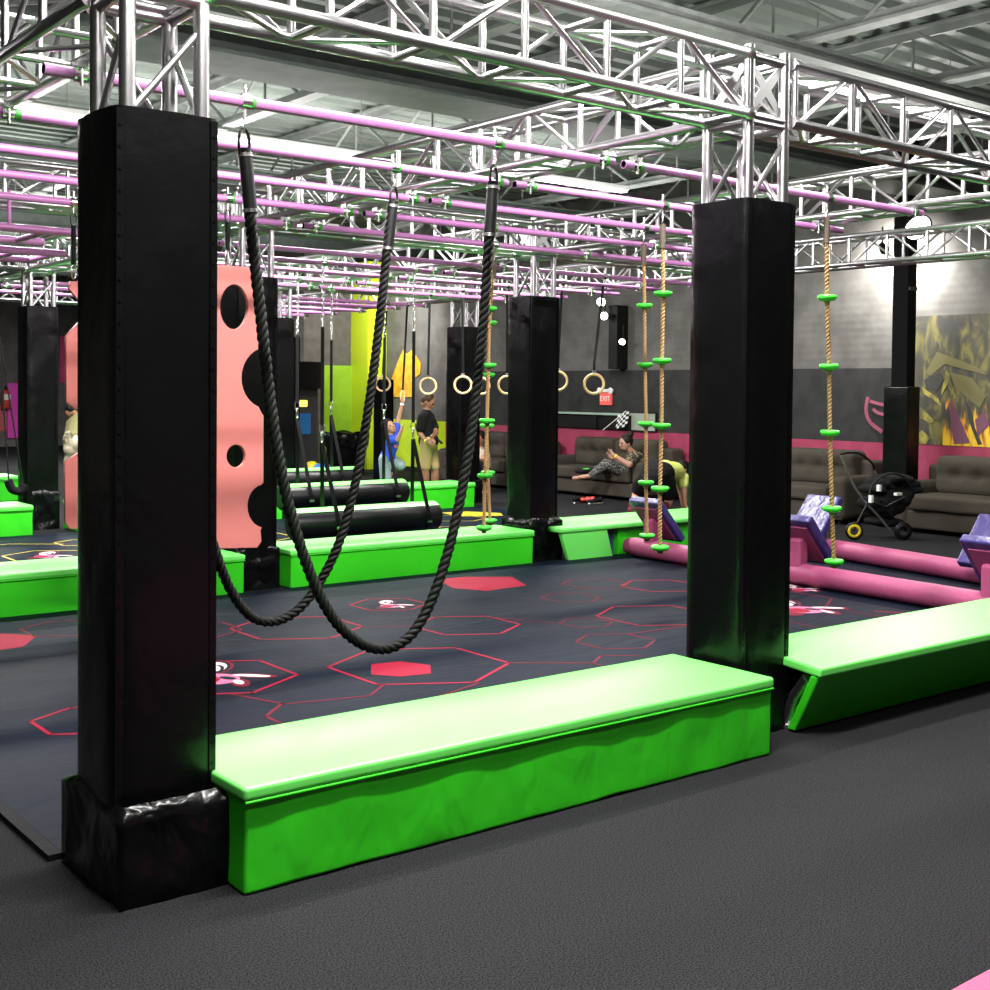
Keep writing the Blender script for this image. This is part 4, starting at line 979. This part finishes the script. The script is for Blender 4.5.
for s_, e_, w_ in ((sR, eR, wR), (sL, eL, wL)):
    limb(mb, [ch, s_], [.09, .06]); limb(mb, [s_, e_], [.055, .042]); limb(mb, [e_, w_], [.042, .028]); hand(mb, w_, (w_ - e_).normalized()*.7 + fm*.5, -UP if s_ is sL else UP)
for h_, k_, a_ in ((hR, kR, aR), (hL, kL, aL)):
    limb(mb, [h_, k_], [.092, .058]); limb(mb, [k_, k_.lerp(a_, .35), a_], [.055, .058, .036]); limb(mb, [a_ - UP*.03 - fm*.05, a_ - UP*.045 + fm*.15], [.042, .035])
remesh(mb.build('body', SKIN2, t), .010)
face(t, hc, f_, r_, u_); hairdo(t, hc, f_, r_, u_, M_, HAIRM)
mb = MB(); limb(mb, [pv + UP*.02, wa, ch, nk - UP*.01], [.155, .145, .17, .085], 16, rm, .75)
for s_, e_ in ((sR, eR), (sL, eL)): limb(mb, [ch + UP*.02, s_], [.10, .075]); limb(mb, [s_, s_.lerp(e_, .72)], [.078, .072])
remesh(mb.build('polo_shirt', BLKC, t), .013)
mb = MB(); limb(mb, [pv + UP*.03, pv - UP*.03], [.15, .145], 16, rm, .8)
for h_, k_ in ((hR, kR), (hL, kL)): limb(mb, [h_, h_.lerp(k_, .86)], [.10, .082])
remesh(mb.build('shorts', KHAKI, t), .013)
d_ = (wR - eR).normalized(); MB().tube([wR - d_*.03, wR - d_*.01], .036, 14).build('wristband', YELL, t)
MB().box(-V((.035,.006,.07)), V((.035,.006,.07)), T=Matrix.Translation(wL + fm*.09 + UP*.01) @ Matrix.Rotation(.5, 4, 'Z') @ Matrix.Rotation(-.9, 4, 'X')).build('phone', BLKP, t)

# boy reaching for a ring
Zb = 17.7; t = thing('person', 'boy in a royal blue t-shirt stretching one arm up to a hanging handle', 'person', D(388, 505, Zb))
P = lambda px, py, dz=0: D(px, py, Zb + dz)
fb = (IR*.75 + TO*.55).normalized(); rb = fb.cross(UP); k_b = .86
hc = P(389.5, 427); nk = P(391, 437); ch = P(391.5, 443); pv = P(387.5, 459)
sU = P(394.5, 434.5, .08); eU = P(399, 417, .1); wU = P(402.5, 403, .08)
sD = P(390, 441, -.10); eD = P(397.5, 440, -.2); wD = P(402, 429, -.28)
hA, hB = pv + rb*.07, pv - rb*.07
kA = P(386, 480, -.05); aA = P(385.5, 502, -.02); kB = P(401, 466, -.02); aB = P(393.5, 474, .2)
mb = MB(); limb(mb, [pv, pv.lerp(ch, .5), ch, nk], [.098, .09, .105, .05], 14, rb, .75); limb(mb, [nk, hc - UP*.05], [.042, .04])
f_, r_, u_, M_ = head(mb, hc, fb*.9 - UP*.35, UP*.8 - IR*.5, .95)
limb(mb, [ch, sU], [.07, .045]); limb(mb, [sU, eU], [.042, .033]); limb(mb, [eU, wU], [.033, .023]); hand(mb, wU, UP*.9 + IR*.2, rb, .8, .9)
limb(mb, [ch, sD], [.07, .045]); limb(mb, [sD, eD], [.042, .033]); limb(mb, [eD, wD], [.033, .023]); hand(mb, wD, UP*.9 + IR*.25, TO, .8, .15)
limb(mb, [hA, kA], [.068, .045]); limb(mb, [kA, aA], [.045, .030]); limb(mb, [aA - UP*.025, aA - UP*.035 + fb*.12], [.032, .026])
limb(mb, [hB, kB], [.068, .045]); limb(mb, [kB, aB], [.045, .030]); limb(mb, [aB, aB - UP*.06 - fb*.06], [.032, .024])
remesh(mb.build('body', SKIN1, t), .009); face(t, hc, f_, r_, u_, .95); hairdo(t, hc, f_, r_, u_, M_, HAIRK, .97, vol=1.07)
mb = MB(); limb(mb, [pv + UP*.02, pv.lerp(ch, .5), ch, nk - UP*.015], [.122, .112, .125, .065], 14, rb, .8); limb(mb, [sU, sU.lerp(eU, .5)], [.062, .056]); limb(mb, [sD, sD.lerp(eD, .7)], [.062, .056]); limb(mb, [ch, sU], [.08, .062]); limb(mb, [ch, sD], [.08, .062])
remesh(mb.build('tshirt', BLUEC, t), .012)
mb = MB(); limb(mb, [pv + UP*.02, pv - UP*.06], [.118, .112], 14, rb, .85); limb(mb, [hA, hA.lerp(kA, 1.0)], [.085, .085]); limb(mb, [hB, hB.lerp(kB, .95)], [.085, .08])
remesh(mb.build('denim_shorts', DENIM, t), .012)
d_ = (wU - eU).normalized(); MB().tube([wU - d_*.03, wU - d_*.005], .030, 12).build('wristband', WHITE, t)
MB().ball(P(396, 446, -.14), (.035, .02, .035), 8).build('shirt_print', MATL, t)
# the handle he reaches for
yh = 15.3; t = thing('hanging_loop', 'black strap with a wooden loop in the raised hand of the boy', 'ring', (10.3, yh, 2.885))
g = wU + UP*.03; tp = V((g.x + .42, yh, 2.885))
MB().tube([g + IR*.055*math.cos(2*PI*k/20)*.5 + UP*(.06 + .085*math.sin(2*PI*k/20)) for k in range(20)], .011, 8, closed=True).build('loop', WOOD, t)
MB().strap([g + UP*.13, g.lerp(tp, .5), tp - UP*.02], .03, .006, IR).build('strap', SLEEV, t); pipe_clamp(tp.x, yh, t)

# woman on the sofa
Zw = 18.55; t = thing('person', 'woman with a dark hair bun and patterned clothes leaning on the sofa arm', 'person', D(625, 495, Zw))
P = lambda px, py, dz=0: D(px, py, Zw + dz)
fw = (-IR*.85 + TO*.5).normalized(); rw = fw.cross(UP)
hc = P(625.5, 443); nk = P(632, 453, .05); ch = P(635.5, 459, .05); pv = P(626, 471, .15)
eN = P(629, 465, -.28); wN = P(613.5, 455, -.25); sN = P(634, 457, -.18); sF = P(637, 457, .2); eF = P(621, 464, .12); wF = P(612, 458, -.05)
kA = P(606, 464, .0); aA = P(590, 476, -.1); kB = P(602, 468, .2); aB = P(584, 477, .1)
mb = MB(); limb(mb, [pv, pv.lerp(ch, .5), ch, nk], [.15, .14, .15, .065], 16, rw, .8); limb(mb, [nk, hc - UP*.05 + IR*.02], [.055, .052])
f_, r_, u_, M_ = head(mb, hc, fw - UP*.15, UP + fw*.15, 1.0)
limb(mb, [ch, sN], [.09, .06]); limb(mb, [sN, eN], [.062, .05]); limb(mb, [eN, wN], [.046, .03]); hand(mb, wN, -IR*.7 + UP*.6, UP, .95, .7)
limb(mb, [ch, sF], [.09, .06]); limb(mb, [sF, eF], [.058, .045]); limb(mb, [eF, wF], [.042, .028]); hand(mb, wF, -IR*.7 + UP*.6, UP, .95, .7)
for k_, a_, s_ in ((kA, aA, -.1), (kB, aB, .1)):
    limb(mb, [pv + TO*-s_, k_], [.095, .065]); limb(mb, [k_, a_], [.06, .038]); limb(mb, [a_, a_ - IR*.15 - UP*.02], [.038, .03])
remesh(mb.build('body', SKIN3, t), .011); face(t, hc, f_, r_, u_); hairdo(t, hc, f_, r_, u_, M_, HAIRB, 1.02, bun=IR*.075 + UP*.135, vol=1.04)
mb = MB(); limb(mb, [pv + UP*.03, pv.lerp(ch, .5), ch, nk - UP*.02], [.175, .165, .17, .08], 16, rw, .85); limb(mb, [ch, sN], [.10, .08]); limb(mb, [sN, sN.lerp(eN, .5)], [.085, .078]); limb(mb, [ch, sF], [.10, .08]); limb(mb, [sF, sF.lerp(eF, .5)], [.08, .072])
remesh(mb.build('blouse', LEAFC, t), .013)
mb = MB()
for k_, a_, s_ in ((kA, aA, -.1), (kB, aB, .1)): limb(mb, [pv + TO*-s_, k_], [.115, .082]); limb(mb, [k_, k_.lerp(a_, .95)], [.078, .052])
remesh(mb.build('leggings', PAISL, t), .013)
d_ = (wN - eN).normalized(); MB().tube([wN - d_*.045, wN - d_*.02], .037, 12).build('wristband', YELL, t)
mb = MB()
for s_ in (-1, 1): mb.tube([hc + f_*.10 + r_*s_*.034 + u_*.012 + (r_*math.cos(2*PI*k/12) + u_*math.sin(2*PI*k/12))*.024 for k in range(12)], .003, 5, closed=True)
mb.build('glasses', BLKP, t)
# green toy bag beside her legs
q = P(586, 471, .1); o = blob('toy_bag', [q, q + IR*.10, q - IR*.09], [(.11,.09,.05),(.10,.08,.05),(.09,.08,.04)], DKC, None, .014)
tag(o, 'dark flat bag with a lime patch on the sofa seat by the woman', 'bag')
MB().ball(q + TO*.07 + UP*.035, (.06,.05,.012), 8).build('lime_patch', DISC, o)

# crouching person
Zc_ = 16.6; t = thing('person', 'person bent over in black shorts and pale yellow top, seen from behind', 'person', D(650, 512, Zc_))
P = lambda px, py, dz=0: D(px, py, Zc_ + dz)
fc = (IR*.75 - TO*.65).normalized(); rc = fc.cross(UP)
pv = P(657, 474); ch = P(674, 472, .32); nk = P(682, 477, .45); hc = P(682, 470, .62)
hA, hB = P(648, 479, -.05), P(665, 480, .02); kA = P(637, 492, .18); aA = P(632, 509, -.05); kB = P(670, 497, .20); aB = P(666, 510, .12)
sA = P(684, 478, .30); eA = P(684, 493, .22); wA = P(685.5, 505, .20); sB = P(676, 478, .62); eB = P(681, 492, .66); wB = P(683, 506, .66)
mb = MB(); limb(mb, [pv, pv.lerp(ch, .5), ch, nk], [.15, .13, .14, .06], 16, rc, .8); limb(mb, [nk, hc], [.052, .052]); f_, r_, u_, M_ = head(mb, hc, fc*.3 - UP, fc + UP*.3)
for h_, k_, a_ in ((hA, kA, aA), (hB, kB, aB)):
    limb(mb, [h_, k_], [.10, .062]); limb(mb, [k_, k_.lerp(a_, .4), a_], [.058, .058, .038]); limb(mb, [a_ - UP*.02 - fc*.03, a_ - UP*.035 + fc*.15], [.04, .033])
for s_, e_, w_ in ((sA, eA, wA), (sB, eB, wB)): limb(mb, [ch, s_], [.09, .055]); limb(mb, [s_, e_], [.05, .04]); limb(mb, [e_, w_], [.04, .027]); hand(mb, w_, -UP + fc*.2, rc, .9, .2)
remesh(mb.build('body', SKIN1, t), .011); face(t, hc, f_, r_, u_); hairdo(t, hc, f_, r_, u_, M_, HAIRK, 1.05)
mb = MB(); limb(mb, [pv - fc*.03, pv + fc*.12], [.205, .17], 16, rc, .95)
for h_, k_ in ((hA, kA), (hB, kB)): limb(mb, [h_, h_.lerp(k_, .72)], [.135, .12])
remesh(mb.build('shorts', DKC, t), .014)
mb = MB(); limb(mb, [pv.lerp(ch, .45) + UP*.02, ch, nk - fc*.02], [.165, .165, .08], 16, rc, .85)
for s_, e_ in ((sA, eA), (sB, eB)): limb(mb, [ch, s_], [.10, .075]); limb(mb, [s_, s_.lerp(e_, .45)], [.072, .066])
remesh(mb.build('yellow_top', YELC, t), .013)
mb = MB(); limb(mb, [aA + UP*.07, aA - UP*.02], [.048, .046]); limb(mb, [aA - UP*.02 - fc*.03, aA - UP*.035 + fc*.15], [.048, .04]); remesh(mb.build('sock', MAROON, t), .012)
mb = MB(); limb(mb, [aB + UP*.07, aB - UP*.02], [.048, .046]); limb(mb, [aB - UP*.02 - fc*.03, aB - UP*.035 + fc*.15], [.048, .04]); remesh(mb.build('sock', MAROON, t), .012)

# person seated on the far sofa, mostly behind the rope
Zq = 20.3; t = thing('person', 'person seated on the far sofa, half hidden behind the disc ropes', 'person', D(482, 492, Zq))
P = lambda px, py, dz=0: D(px, py, Zq + dz)
fq = (-IR*.4 + TO*.9).normalized(); rq = fq.cross(UP)
hc = P(479.5, 439); nk = P(480, 449); ch = P(480.5, 455); pv = P(482, 468, .1); eA = P(487, 462, -.2); wA = P(479, 460, -.4); eB = P(474, 462, -.1); wB = P(477, 463, -.38); kA = P(487, 471, -.42); aA = P(487, 492, -.42); kB = P(477, 471, -.42); aB = P(477, 492, -.42)
mb = MB(); limb(mb, [pv, ch, nk], [.14, .15, .065], 14, rq, .75); limb(mb, [nk, hc - UP*.05], [.055, .05]); f_, r_, u_, M_ = head(mb, hc, fq, UP)
for e_, w_ in ((eA, wA), (eB, wB)): limb(mb, [ch + UP*.03, e_], [.075, .045]); limb(mb, [e_, w_], [.043, .03]); hand(mb, w_, fq, rq, .95, .5)
for k_, a_ in ((kA, aA), (kB, aB)): limb(mb, [pv, k_], [.1, .06]); limb(mb, [k_, a_], [.055, .038]); limb(mb, [a_, a_ + fq*.15], [.04, .033])
remesh(mb.build('body', SKIN1, t), .012); face(t, hc, f_, r_, u_); hairdo(t, hc, f_, r_, u_, M_, HAIRB, 1.06)
mb = MB(); limb(mb, [pv + UP*.02, ch, nk - UP*.02], [.16, .17, .08], 14, rq, .8); limb(mb, [ch + UP*.02, (ch + eA)/2], [.09, .065]); limb(mb, [ch + UP*.02, (ch + eB)/2], [.09, .065]); remesh(mb.build('beige_top', BEIGE, t), .014)
mb = MB()
for k_, a_ in ((kA, aA), (kB, aB)): limb(mb, [pv, k_], [.118, .075]); limb(mb, [k_, k_.lerp(a_, .92)], [.072, .055])
remesh(mb.build('trousers', DKC, t), .014)

# person bending at far left behind the wavy board
Zl = 18.6; t = thing('person', 'person in an olive top bending forward, half hidden behind the farther salmon board', 'person', D(72, 497, Zl))
P = lambda px, py, dz=0: D(px, py, Zl + dz)
fl_ = (IR*.6 - TO*.7).normalized(); rl = fl_.cross(UP)
pv = P(74, 443); ch = P(77, 424, .2); nk = P(78, 416, .32); hc = P(72, 411, .42)
mb = MB(); limb(mb, [pv, pv.lerp(ch, .5), ch, nk], [.15, .14, .15, .065], 14, rl, .8); limb(mb, [nk, hc], [.055, .052]); f_, r_, u_, M_ = head(mb, hc, fl_*.6 - UP*.6, UP*.7 + fl_*.6)
for s in (-1, 1):
    h_ = pv + rl*s*.09; k_ = P(72 + s*-5, 470, .08); a_ = P(71 + s*-5, 495.5, .02); limb(mb, [h_, k_], [.1, .062]); limb(mb, [k_, a_], [.058, .038]); limb(mb, [a_ - UP*.03, a_ - UP*.045 + fl_*.15], [.042, .034])
    s_ = ch + rl*s*.17; e_ = s_ - UP*.27 + fl_*.05; w_ = e_ - UP*.2 + fl_*.14; limb(mb, [ch, s_], [.09, .06]); limb(mb, [s_, e_], [.055, .042]); limb(mb, [e_, w_], [.042, .028]); hand(mb, w_, -UP*.7 + fl_*.6, rl*s, .95, .4)
remesh(mb.build('body', SKIN2, t), .012); face(t, hc, f_, r_, u_); hairdo(t, hc, f_, r_, u_, M_, HAIRK, 1.08)
mb = MB(); limb(mb, [pv + UP*.05, ch, nk - UP*.02], [.17, .175, .08], 14, rl, .85)
for s in (-1, 1): s_ = ch + rl*s*.17; limb(mb, [ch, s_], [.10, .08]); limb(mb, [s_, s_ - UP*.13], [.078, .07])
remesh(mb.build('olive_top', OLIVE, t), .014)
mb = MB(); limb(mb, [pv + UP*.05, pv - UP*.08], [.17, .16], 14, rl, .85)
for s in (-1, 1): h_ = pv + rl*s*.09; k_ = P(72 + s*-5, 470, .08); limb(mb, [h_, h_.lerp(k_, .7)], [.118, .10])
remesh(mb.build('beige_shorts', BEIGE, t), .014)

# ------------------------------------------------------------------ lamps
def area(name, loc, size, size_y, power, col=(1,.97,.94), rot=(0,0,0)):
    l = bpy.data.lights.new(name, 'AREA'); l.shape = 'RECTANGLE'; l.size = size; l.size_y = size_y; l.energy = power; l.color = col
    o = bpy.data.objects.new(name, l); C.objects.link(o); o.location = loc; o.rotation_euler = rot; return o
def tube_light(x, y, z, L, power, label, along=0):
    t = thing('tube_light', label, 'ceiling light', (x, y, z))
    h = (L/2, .07) if along == 0 else (.07, L/2)
    MB().box((x - h[0], y - h[1], z), (x + h[0], y + h[1], z + .06)).build('housing', WHITE, t, .01)
    MB().box((x - h[0] + .02, y - h[1] + .015, z - .018), (x + h[0] - .02, y + h[1] - .015, z)).build('diffuser', TUBEL, t)
    for s in (-1, 1): MB().tube([(x + s*h[0]*.8*(along == 0), y + s*h[1]*.8*(along == 1), z + .06), (x + s*h[0]*.8*(along == 0), y + s*h[1]*.8*(along == 1), HC)], .006, 6).build('suspension_rod', STEEL, t)
    o = area('tube_glow_and_added_uplight', (x, y, z - .03), max(.1, h[0]*2 - .06), max(.1, h[1]*2 - .06), power); o.parent = t; o.matrix_parent_inverse = Matrix.Translation((-x, -y, -z))
    o = area('tube_glow_and_added_uplight', (x, y, 3.42), 2.4, 1.2, power*.24, rot=(PI, 0, 0)); o.parent = t; o.matrix_parent_inverse = Matrix.Translation((-x, -y, -z))  # added unseen uplight with no fixture, brightens the deck from truss height
    return t
TL = [(2.5, 2.9, 420, 'white tube light hanging over the front green block'), (7.2, 2.6, 95, 'white tube light hanging over the right green block'), (1.2, 1.2, 90, 'white tube light over the carpet nearest the camera'),
      (3.1, 5.3, 260, 'white tube light above the looped ropes'), (5.5, 4.8, 280, 'white tube light above the disc ropes in the first bay'), (9.3, 6.4, 170, 'white tube light above the slanted step rails'),
      (3.1, 11.6, 420, 'white tube light above the purple ladder frames'), (6.3, 11.6, 480, 'white tube light above the hanging logs'), (9.8, 11.35, 440, 'bright tube light above the wooden rings, seen behind the trusses'),
      (5.0, 17.0, 400, 'white tube light above the far left green block'), (9.0, 17.0, 420, 'white tube light above the far third bay'), (8.0, 25.0, 600, 'white tube light at the far end of the hall')]
for x, y, p_, lab in TL: tube_light(x, y, 4.15, 2.4, p_, lab)
def flood(p, label, power, aim, face_r=.11):
    t = thing('floodlight', label, 'floodlight', p); p = V(p); aim = V(aim).normalized()
    q = V((0,0,1)).rotation_difference(aim).to_matrix().to_4x4()
    MB().lathe([(.001,-.12),(face_r*.6,-.12),(face_r*1.05,-.02),(face_r*1.1,0),(face_r*1.0,.0),(face_r*.95,-.01)], 20, p, q).build('housing', DARKM, t)
    MB().lathe([(.001,-.006),(face_r*.95,-.008)], 20, p, q).build('lens', LIGHTM, t)
    MB().tube([p - aim*.08, p - aim*.08 + UP*.25], .012, 8).build('bracket', DARKM, t)
    l = bpy.data.lights.new('flood_beam', 'SPOT'); l.energy = power; l.spot_size = math.radians(165); l.spot_blend = .6; l.shadow_soft_size = .08; l.color = (1,.97,.92)
    o = bpy.data.objects.new('flood_beam', l); C.objects.link(o); o.location = p + aim*.03; o.rotation_euler = (-aim).to_track_quat('Z', 'Y').to_euler(); o.parent = t; o.matrix_parent_inverse = Matrix.Translation(-p)
flood(onX(12.9, 918, 228), 'glaring floodlight under the truss in front of the wall post', 260, (-.25, -.55, -.45), .16)
flood(onX(13.5, 885, 250), 'floodlight tucked behind the truss, washing the grey wall', 420, (.8, .1, -.35), .06)
flood(onX(13.6, 601, 302), 'upper of two small bright lamps on the dark post by the gym ring', 30, (-.7, -.5, -.2), .07)
flood(onX(13.6, 604, 316), 'lower of two small bright lamps on the dark post by the gym ring', 20, (-.7, -.5, -.2), .06)
flood(onX(13.8, 622, 342), 'small bright lamp on the grey wall right of the dark post', 20, (-.7, -.5, -.3), .05)
flood(onX(13.2, 378, 322) + V((-.5, -.5, .3)), 'lamp aimed at the lime column', 260, (.7, .6, -.2), .06)

w = bpy.data.worlds.new('hall_air'); bpy.context.scene.world = w; w.use_nodes = True
w.node_tree.nodes['Background'].inputs['Color'].default_value = (.9, .95, 1, 1); w.node_tree.nodes['Background'].inputs['Strength'].default_value = .05

# ------------------------------------------------------------------ camera and view
cd = bpy.data.cameras.new('camera'); co = bpy.data.objects.new('camera', cd); C.objects.link(co)
cd.sensor_fit = 'HORIZONTAL'; cd.sensor_width = 36; cd.lens = 36*FPX/990; cd.shift_y = -(495 - CYP)/990; cd.clip_end = 200
M = Matrix((_R3, _U3, -_F2)).transposed().to_4x4(); M.translation = CAM; co.matrix_world = M
sc = bpy.context.scene; sc.camera = co
vs = sc.view_settings; vs.view_transform = 'Standard'; vs.look = 'None'; vs.gamma = 1; vs.use_curve_mapping = False; vs.exposure = 0.0

# repeats carry one group phrase
GROUPS = {'padded_post': 'padded posts of the truss rig', 'box_truss': 'aluminium box trusses of the rig', 'purple_pipe': 'purple pipes under the trusses', 'climbing_rope': 'looped black ropes',
          'disc_rope': 'tan ropes with green foot discs', 'hanging_log': 'black hanging logs', 'climbing_board': 'salmon climbing boards', 'foam_block': 'padded foam blocks around the bays', 'foam_mat': 'printed floor mats',
          'step_rail': 'pink slanted step rails', 'ladder_frame': 'purple ladder frames', 'person': 'people in the hall', 'play_ball': 'play balls beyond the logs', 'shoe': 'shoes on the carpet', 'tube_light': 'white tube lights', 'floodlight': 'floodlights'}
for o in list(bpy.data.objects):
    g = GROUPS.get(o.name.split('.')[0])
    if g and o.parent is None and 'label' in o and 'group' not in o: o['group'] = g
